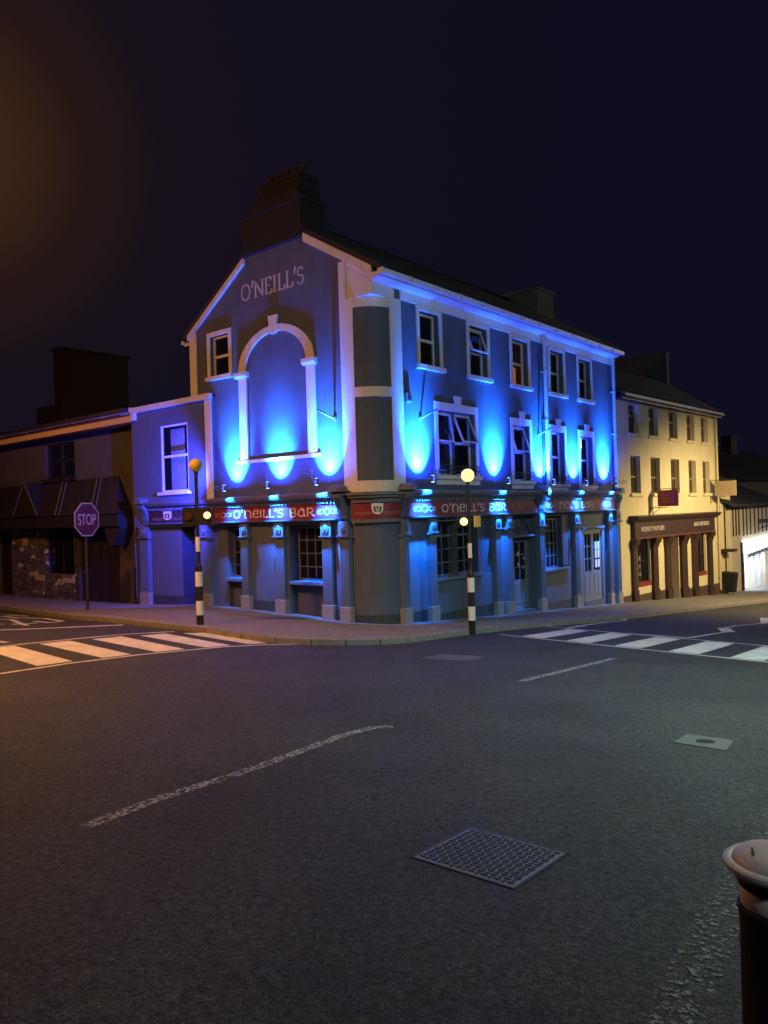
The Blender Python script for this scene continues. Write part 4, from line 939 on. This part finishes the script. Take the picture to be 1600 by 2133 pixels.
# projecting signs on the yellow front
def proj_sign(s, z0, z1, d0, d1, m, label, cat, lines):
    M_ = Matrix.Translation((YX, YY, 0)) @ Matrix.Rotation(YT, 4, 'Z'); c0 = F1(s, z0, 0)
    r = empty('projecting_sign', M_ @ c0, YT, label=label, cat=cat); g = lambda s_, z_, d_: F1(s_+s, z_, d_)-Vector((c0.x, c0.y, c0.z))
    b = MB(); b.hexa([g(-.03, z0, d0), g(.03, z0, d0), g(.03, z0, d1), g(-.03, z0, d1), g(-.03, z1, d0), g(.03, z1, d0), g(.03, z1, d1), g(-.03, z1, d1)]); b.build('sign_board', m, r, bevel=.006)
    b = MB(); b.tube(g(0, z1+.05, 0), g(0, z1+.05, d1), .014, n=8); b.tube(g(0, z0-.04, 0), g(0, z0-.04, d1*.6), .014, n=8); b.tube(g(0, z0-.3, 0), g(0, z0-.04, d0+.1), .01, n=8)
    b.tube(g(0, z0-.32, .004), g(0, z1+.08, .004), .02, n=8)
    for d in (d0+.1, d1-.1): b.tube(g(0, z1-.01, d), g(0, z1+.05, d), .01, n=6)
    b.build('bracket', IRON, r)
    for (zz, k0, k1) in lines:
        b = MB(); L = d1-d0; n = int((k1-k0)*14)
        for i in range(n):
            if random.random() < .2: continue
            a_ = d1-L*(k0+(k1-k0)*i/n); b.hexa([g(-.0315, zz, a_), g(-.034, zz, a_), g(-.034, zz, a_-L*.045), g(-.0315, zz, a_-L*.045), g(-.0315, zz+.055, a_), g(-.034, zz+.055, a_), g(-.034, zz+.055, a_-L*.045), g(-.0315, zz+.055, a_-L*.045)])
        b.build('faint_text_line', bpy.data.materials['faint_text'], r)
mat('faint_text', (.42, .12, .12), .6)
proj_sign(2.98, 2.56, 3.18, .22, 1.02, mat('crimson_sign', (.34, .025, .04), .4), 'crimson projecting sign board above the brown shopfront, left one of two', 'shop sign', [(2.98, .15, .85), (2.84, .2, .8), (2.70, .2, .8)])
bpy.data.materials['faint_text'].node_tree.nodes['Principled BSDF'].inputs['Base Color'].default_value = (.42, .18, .15, 1)
proj_sign(9.20, 2.94, 3.60, .20, 1.12, mat('buff_sign', (.36, .28, .18), .5), 'buff coloured projecting sign board at the right end of the yellow building', 'shop sign', [(3.36, .15, .85), (3.20, .2, .8), (3.05, .2, .75)])

# low link building past the yellow one
LK = empty('narrow_house', (YX, YY, 0), YT, label='narrow two storey cream house squeezed between the yellow building and the half-timbered shop', cat='house')
b = MB(); wall(b, F1, YL+.02, 11.9, -2.6, 3.55, [(10.42, 10.82, 2.1, 3.2, .12), (10.36, 11.0, -.65, -.64, .0), (11.12, 11.75, -2.2, .55, .5)], .12, -.05)
b.quad(F1(11.9, -2.6, -.05), F1(11.9, 3.55, -.05), F1(11.9, 3.55, -5), F1(11.9, -2.6, -5)); b.build('wall', YWALL, LK)
b = MB(); slab(b, [Vector((YL+.12, -.12, 3.55)), Vector((12.0, -.12, 3.55)), Vector((12.0, 3, 5.0)), Vector((YL+.12, 3, 5.0))], .1); b.build('roof', SLATE, LK)
w = sash_window(F1, 10.42, 10.82, 2.1, 3.2, LK, depth=.14, glass=DGLASS, fr=.04)
part('door_canopy', BROWN, LK, F1, (10.35, 11.0, .38, .50, -.04, .5)); b = MB(); b.box(F1, 11.14, 11.73, -1.75, .45, -.5, -.45); o = b.build('door', DARKW, LK)
b = MB(); b.tube(F1(11.6, -.7, -.45), F1(11.6, -.7, -.4), .03); b.build('door_handle', MET, o)
# wheelie bin
M_ = Matrix.Translation((YX, YY, 0)) @ Matrix.Rotation(YT, 4, 'Z')
bx_, by_ = (M_ @ F1(10.55, 0, .28)).x, (M_ @ F1(10.55, 0, .28)).y
BN = empty('wheelie_bin', (bx_, by_, G(bx_, by_)), YT, label='dark wheelie bin standing against the cream house beside the yellow building', cat='bin')
b = MB(); b.hexa([Vector(p) for p in ((-.2, -.22, .08), (.2, -.22, .08), (.2, .2, .08), (-.2, .2, .08), (-.26, -.30, .92), (.26, -.30, .92), (.26, .28, .92), (-.26, .28, .92))]); b.build('bin_body', BLACK, BN, bevel=.02)
b = MB(); b.hexa([Vector(p) for p in ((-.28, -.33, .925), (.28, -.33, .925), (.28, .32, .925), (-.28, .32, .925), (-.22, -.25, 1.0), (.22, -.25, 1.0), (.24, .30, 1.02), (-.24, .30, 1.02))]); b.build('lid', BLACK, BN, bevel=.02)
for sx in (-.24, .24): b = MB(); b.tube((sx-.03, .22, .1), (sx+.03, .22, .1), .1, n=16); b.build('wheel', IRON, BN)

# half-timbered shop with a bright awning
HX, HY = 15.99, 36.0; HT = R_(90-34)
HB = empty('half_timbered_shop', (HX, HY, 0), HT, label='black and white half-timbered shop with a bright glowing white awning at the right edge', cat='shop')
b = MB(); wall(b, F1, -.3, 16, -3.6, 2.5, [(3.75, 14.6, -3.2, .55, .8)]); b.build('wall', mat('off_white_render', (.60, .51, .36), .8, .12, 3, .3), HB)
part('timber', DARKW, HB, F1, *[(s-.09, s+.09, 1.0 if s < 3.2 else .9, 2.38, .002, .04) for s in (.75, 1.5, 2.3, 3.1, 4.4, 5.4, 6.6, 8.0, 9.4, 10.8, 12.4, 14)], (-.3, 16, 2.381, 2.5, .002, .05))
b = MB(); slab(b, [Vector((-.5, -.4, 2.42)), Vector((16.4, -.4, 2.42)), Vector((16.4, 4.6, 5.1)), Vector((-.5, 4.6, 5.1))], .14); b.build('roof', SLATE, HB)
part('door_post', BLACK, HB, F1, (3.45, 3.74, -3.2, .62, .0, .10))
b = MB(); b.profile(F1, 3.8, 14.6, [(.0, .62), (.22, .60), (.30, .03), (.26, .03), (.18, .57), (.0, .58)])
o = b.build('awning', emit('glowing_white_awning', (.82, .92, 1.0), 5.0), HB)  # awning glows by its own material, standing in for light on it
b = MB()
for i in range(20):
    s = 3.85+i*.54; b.prism(F1, [(s, .03), (s+.5, .03), (s+.5, -.10), (s+.25, -.24), (s, -.10)], .27, .30)
b.build('scalloped_valance', mat('grey_valance', (.35, .38, .42), .8), o)
b = MB()
for i in range(54):
    s = 3.78+i*.2; b.box(F1, s, s+.12, -2.9, .56, -.44, -.40 if i % 3 else -.34)
b.box(F1, 3.76, 14.59, -2.95, .57, -.50, -.445); b.build('shutter_panel', mat('white_shutter', (.72, .73, .75), .55, .1), HB)
for s in (4.6, 6.6, 8.6, 10.8, 13):
    l_ = spot('awning_lamp', F1(s, .02, .12), F1(s, -1.6, -.45), 300, (.85, .92, 1.0), 120, 1, .06, HB)
SB = empty('hanging_sign', Matrix.Translation((HX, HY, 0)) @ Matrix.Rotation(HT, 4, 'Z') @ F1(9.5, 1.6, 0), HT, label='black hanging board on a bracket over the glowing awning at the right edge', cat='shop sign')
g = lambda s_, z_, d_: F1(s_, z_, d_)
b = MB(); b.hexa([g(-.04, -.55, .9), g(.04, -.55, .9), g(.04, -.55, 1.7), g(-.04, -.55, 1.7), g(-.04, .35, .9), g(.04, .35, .9), g(.04, .35, 1.7), g(-.04, .35, 1.7)]); b.build('sign_board', BLACK, SB)
b = MB(); b.box(g, -.05, .05, -.16, .06, 0, 3.1); b.tube(g(0, -.5, 0), g(0, -.1, 1.0), .03); b.build('bracket', BLACK, SB)
# dark roofs further off, over the right-hand shops
def far_house(x, y, w, dp, h, rz, label, base=-3):
    r = empty('distant_house', (x, y, base), rz, label=label, cat='house')
    f = lambda s, z, d: Vector((s, -d, z))
    b = MB(); b.box(f, 0, w, 0, h, -dp, 0); b.build('wall', mat('dark_far_wall', (.05, .035, .03), .9, .2, 2) if not bpy.data.materials.get('dark_far_wall') else bpy.data.materials['dark_far_wall'], r)
    b = MB(); b.prism(lambda s, z, d: Vector((d, s, z)), [(-.3, h), (dp+.3, h), (dp/2, h+dp*.32)], -.2, w+.2); rf = b.build('roof', SLATE, r)
    b = MB(); b.box(f, w*.72, w*.72+.7, h+dp*.2, h+dp*.32+1.1, -dp/2-.4, -dp/2+.4); b.build('chimney', CHIM, rf)
far_house(19, 47, 11, 7, 7.0, R_(30), 'dark distant house whose roof shows above the half-timbered shop')

# ------------------------------------------------------------------ drab house on the left
LH = empty('stone_fronted_house', (CX, CY, 0), TH, label='drab brown house left of the pub with a white gutter, dark canopy and stone front', cat='house')
FH = Face((.28, 0), (0, 1), (-1, 0)); H0 = 9.79; H1 = 27
b = MB(); wall(b, FH, H0, H1, -1.4, 5.66, [(14.0, 16.1, 4.2, 5.45, .16), (11.33, 13.9, -1.4, 2.45, .25), (14.03, 16.17, .78, 2.44, .2), (18.9, 20.4, -1.4, 2.4, .3)], .2, -.012)
b.quad(FH(H0, -1, -.05), FH(H0, 5.66, -.05), FH(H0, 5.66, -6), FH(H0, -1, -6)); b.build('wall', HWALL, LH)
part('wall_infill', DARKW, LH, FH, (19.0, 20.4, -1.4, 2.38, -.3, -.26))
b = MB(); wall(b, FH, 14.0, 18.85, -1.3, 2.46, [(14.08, 16.14, .80, 2.42, .15)], .1, .06); b.build('stone_facing', STONE, LH)
part('pale_stone', mat('pale_sandstone', (.42, .33, .20), .8, .2, 7), LH, FH, (16.25, 17.0, .52, .74, .0, .085), (14.1, 14.95, .50, .68, 0, .085), (17.5, 17.9, 1.8, 2.08, 0, .085), bevel=.012)
b = MB(); b.box(FH, 14.1, 16.12, .82, 2.42, -.16, -.12); b.build('shop_window', DGLASS, LH)
for s in (14.1, 15.1, 16.08): part('window_frame', DARKW, LH, FH, (s, s+.05, .82, 2.42, -.13, -.06))
b = MB(); b.box(FH, 11.35, 13.88, -.4, 2.44, -.22, -.12); o = b.build('door', DARKW, LH)
b = MB()
for s in (11.4, 12.1, 12.65, 13.3, 13.82): b.box(FH, s-.02, s+.02, -.35, 2.4, -.12, -.09)
b.build('door_boards', BLACK, o); b = MB(); b.tube(FH(13.6, .9, -.12), FH(13.6, .9, -.02), .03); b.build('door_handle', MET, o)
w = sash_window(FH, 14.02, 16.08, 4.22, 5.43, LH, depth=.14, glass=DGLASS, double=True, fr=.06)
for o_ in [w]: o_.data.materials[0] = DARKW
part('window_sill', DARKW, w, FH, (13.9, 16.2, 4.08, 4.2, -.01, .10))
# roof edge
b = MB(); slab(b, [Vector((-.45, H0-.12, 5.95)), Vector((-.45, H1, 5.95)), Vector((4.5, H1, 6.2)), Vector((4.5, H0-.12, 6.2))], .1); r_ = b.build('roof', SLATE, LH)
b = MB(); cS, cE = 20.2, 23.4
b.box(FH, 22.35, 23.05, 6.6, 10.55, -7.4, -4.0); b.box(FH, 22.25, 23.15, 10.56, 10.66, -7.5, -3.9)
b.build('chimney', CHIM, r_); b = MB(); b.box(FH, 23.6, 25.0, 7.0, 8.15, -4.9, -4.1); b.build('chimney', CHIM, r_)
part('eaves_soffit', DARKW, LH, FH, (H0+.02, H1, 5.60, 5.67, -.0, .40)); YGUT = mat('cream_gutter_board', (.74, .46, .15), .5, .1, 6)
part('eaves_board', YGUT, LH, FH, (9.62, H1, 5.66, 5.83, .40, .44))
part('eaves_recess', mat('brown_eaves', (.30, .17, .07), .7), LH, FH, (9.64, H1, 5.832, 5.97, .38, .42))
b = MB()
for i in range(10): s = 9.6+i*1.74; b.profile(FH, s, s+1.735, [(.41, 5.99), (.43, 5.94), (.49, 5.93), (.55, 5.95), (.57, 6.04), (.55, 6.05), (.53, 5.97), (.45, 5.96), (.43, 6.03)]); b.box(FH, s-.03, s+.02, 5.92, 6.06, .40, .585)
b.build('gutter', YGUT, LH)
part('end_board', GUT, LH, FH, (9.50, 9.66, 5.68, 6.06, .0, .5))
downpipe(FH, 10.2, .0, 5.6, .055, .08, mat('rusty_downpipe', (.16, .07, .04), .7, .3, 5), LH); b = MB(); b.tube(FH(10.2, -.5, .09), FH(10.2, 1.15, .09), .09, n=14); b.build('pipe_guard', BLACK, LH)
# canopy: slated lean-to with hipped end, cheeks and two gablets
b = MB()
def V3(s, z, d): return FH(s, z, d)
top = [V3(11.2, 4.08, 0), V3(22, 4.08, 0)]; bot = [V3(9.98, 2.86, .42), V3(22, 2.86, .42)]
P = [V3(11.2, 4.08, 0), V3(22, 4.08, 0), V3(22, 2.86, .62), V3(10.35, 2.86, .62), V3(10.42, 2.84, 0)]
vs = [b.bm.verts.new(p) for p in P]; b.bm.faces.new((vs[0], vs[1], vs[2], vs[3])); b.bm.faces.new((vs[0], vs[3], vs[4]))
b.box(FH, 10.42, 22, 2.46, 2.84, 0, .58)
b.prism(FH, [(10.42, 2.84), (10.40, 2.4), (10.75, 1.85), (11.05, 1.80), (11.3, 2.3), (11.3, 2.84)], .0, .50)
cn = b.build('canopy', CANV, LH)
for s in (16.35, 20.6):
    b = MB(); b.bm.faces.new([b.bm.verts.new(p) for p in (V3(s-.95, 2.88, .66), V3(s, 4.10, .66), V3(s+.95, 2.88, .66))])
    for e_ in (-1, 1): b.quad(V3(s, 4.10, .66), V3(s+e_*.95, 2.88, .66), V3(s+e_*.95, 2.88, .5), V3(s, 4.1, 0))
    b.build('gablet', CANV, cn); b = MB(); b.tube(V3(s-.95, 2.88, .68), V3(s, 4.10, .68), .022, n=6); b.tube(V3(s+.95, 2.88, .68), V3(s, 4.10, .68), .022, n=6); b.build('gablet_trim', mat('pale_batten', (.13, .10, .07), .6), cn)
for s in (12.0, 12.28, 14.3, 14.58): b = MB(); b.tube(V3(s+.2, 4.05, .04), V3(s-.35, 2.88, .64), .022, n=6); b.build('canopy_batten', bpy.data.materials['pale_batten'], cn)
# house beyond it
far_house(-24, 40, 9, 6, 5.5, R_(130), 'dark distant house far down the left-hand street', base=-1)

# ------------------------------------------------------------------ zebra crossing beacons
def beacon(x, y, lit, label, lamp_side, h=3.45):
    z0 = G(x, y); r = empty('crossing_beacon', (x, y, z0), 0, label=label, cat='crossing beacon', group='black and white poles at the zebra crossings')
    b = MB(); b.lathe((0, 0, 0), [(0, -.2), (.076, -.2), (.076, 1.22), (.070, 1.26), (.050, 1.32), (.046, 1.36), (.040, 3.26), (.055, 3.27), (.055, 3.33), (0, 3.33)], 24); b.build('pole', BLACK, r)
    WB = mat('white_band', (.78, .76, .70), .4, .06, 8) if not bpy.data.materials.get('white_band') else bpy.data.materials['white_band']
    for a, c, ra in ((.21, .515, .0785), (.83, 1.145, .0785), (1.58, 1.90, .048)):
        b = MB(); b.lathe((0, 0, 0), [(ra-.006, a), (ra, a), (ra, c), (ra-.006, c)], 24); b.build('white_band', WB, r)
    b = MB(); prof = [(.143*math.sin(math.pi*i/20), h-.143*math.cos(math.pi*i/20)) for i in range(21)]; b.lathe((0, 0, 0), prof, 32)
    gm = emit('lit_globe', (1.0, .62, .22), 2.0) if lit else mat('amber_globe', (.62, .42, .05), .35)
    gb = b.build('globe', gm, r)
    if lit:
        l_ = point('globe_light', (0, 0, h), 26, (1.0, .70, .30), .146); l_.parent = r
        l_.data.shadow_soft_size = .15; l_.location = (0, 0, h)
    hz = 2.38 if lamp_side > 0 else 2.36
    b = MB(); b.tube((-.14, -.04, hz), (.14, -.04, hz), .018, n=8); b.tube((0, 0, hz-.11), (0, -.06, hz-.11), .02, n=8); b.tube((0, 0, hz+.11), (0, -.06, hz+.11), .02, n=8); b.build('lamp_bracket', BLACK, r)
    f = Face((0, -.06), (1, 0), (0, -1))
    s0 = .16*lamp_side
    if lit:
        b = MB(); b.box(f, -.26, -.035, hz-.12, hz+.12, -.03, .02); b.build('lamp_housing', BLACK, r)
        lm = (-.125, .085)
        b = MB(); b.box(f, .10, .24, hz-.13, hz+.12, -.05, .07); b.build('back_of_lamp', mat('yellow_housing', (.42, .33, .07), .5), r, bevel=.01)
    else:
        b = MB(); b.box(f, -.30, .33, hz-.20, hz+.18, -.06, .0); b.build('lamp_housing', BLACK, r)
        b = MB(); b.tube((-.18, -.06, hz), (-.18, -.10, hz), .085, n=20); b.build('unlit_lamp', mat('dark_amber_lens', (.06, .03, .01), .3), r)
        lm = (.24, .075)
    b = MB(); cpt = Vector((lm[0], -.10, hz)); rr = lm[1]
    b.lathe(cpt, [(rr*math.sin(math.pi*i/12), -rr*math.cos(math.pi*i/12)) for i in range(13)], 20)
    for v in b.bm.verts: v.co.y = cpt.y+(v.co.y-cpt.y)*.45
    lo = b.build('amber_lamp', emit('amber_lamp_glow', (1.0, .55, .16), 3.0), r)
    l_ = point('amber_light', (lm[0], -.17, hz), 5, (1.0, .42, .10), .06); l_.parent = r
    b = MB(); b.tube((lm[0], -.065, hz), (lm[0], -.13, hz), rr+.012, n=20); b.bm.faces.ensure_lookup_table()
    bmesh.ops.delete(b.bm, geom=[q for q in b.bm.faces if len(q.verts) > 4], context='FACES'); b.build('lamp_hood', BLACK, r)
    return r
beacon(-4.05, 16.69, False, 'striped crossing pole with an unlit amber globe, left of the pub before its shutter', -1)
beacon(1.86, 16.91, True, 'striped crossing pole with its globe lit bright, in front of the right-hand shopfront', 1, 3.39)

# ------------------------------------------------------------------ stop sign
zs = G(-8.1, 21.0)
ST = empty('stop_sign', (-8.1, 21.0, zs), R_(68), label='octagonal red STOP sign on a dark pole by the left kerb', cat='road sign')
b = MB(); b.tube((0, .06, -.2), (0, .06, 2.86), .038, n=16); b.sm = True; b.build('pole', IRON, ST)
fS = Face((0, 0), (1, 0), (0, -1)); zc = 2.47; rO = .455/math.cos(R_(22.5))
octo = lambda k: [(k*rO*math.cos(R_(22.5+45*i)), zc+k*rO*math.sin(R_(22.5+45*i))) for i in range(8)]
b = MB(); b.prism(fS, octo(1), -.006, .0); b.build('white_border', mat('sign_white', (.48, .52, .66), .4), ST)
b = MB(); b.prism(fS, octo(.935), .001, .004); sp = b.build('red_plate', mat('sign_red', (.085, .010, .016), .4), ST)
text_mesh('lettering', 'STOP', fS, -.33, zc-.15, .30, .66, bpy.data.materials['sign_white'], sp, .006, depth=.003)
b = MB(); b.box(fS, -.05, .05, zc+.15, zc+.19, -.075, -.0065); b.box(fS, -.05, .05, zc-.19, zc-.15, -.075, -.0065); b.build('clamp', MET, ST)

# ------------------------------------------------------------------ bollard, close on the right
BX, BY = 0.912, 1.85; ZT = 1.760
BO = empty('bollard', (BX, BY, G(BX, BY)), 0, label='black cast bollard with a cream domed cap, close at the bottom right', cat='bollard')
zb0 = ZT-G(BX, BY)
bc = mat('bollard_cream', (.68, .62, .54), .42, .22, 26, .12, 60)
BPOST = mat('bollard_black', (0.005, 0.005, 0.006), 0.6, 0.4, 14, .3, 30)
b = MB(); b.lathe((0, 0, zb0), [(0, .012), (.03, .0105), (.055, .0062), (.074, -.0005), (.087, -.0085), (.0925, -.0145), (.0935, -.0200), (.0950, -.0210), (.0975, -.0200), (.103, -.0190), (.109, -.0202), (.1145, -.0245), (.1155, -.031), (.112, -.039), (.103, -.045), (.092, -.048), (.078, -.049)], 72); b.build('cap', bc, BO)
b = MB(); b.lathe((0, 0, zb0), [(.078, -.0495), (.083, -.053), (.0865, -.062), (.0865, -.070), (.083, -.079), (.078, -.082)], 64); b.build('neck', BPOST, BO)
b = MB(); b.lathe((0, 0, zb0), [(.077, -.082), (.0795, -.085), (.0795, -.122), (.078, -.126)], 64); b.build('cream_band', bc, BO)
b = MB(); b.lathe((0, 0, zb0), [(.078, -.126), (.086, -.130), (.0875, -.137), (.084, -.143), (.0815, -.165), (.083, -.70), (.098, -.73), (.10, -zb0-.15)], 64); b.build('post', BPOST, BO)
b = MB(); b.hexa([Vector((x, y, zb0+z)) for z in (-.006, .0082) for x, y in ((-.062, -.020), (-.059, -.022), (-.046, .012), (-.049, .014))]); b.build('scratch', BPOST, BO)
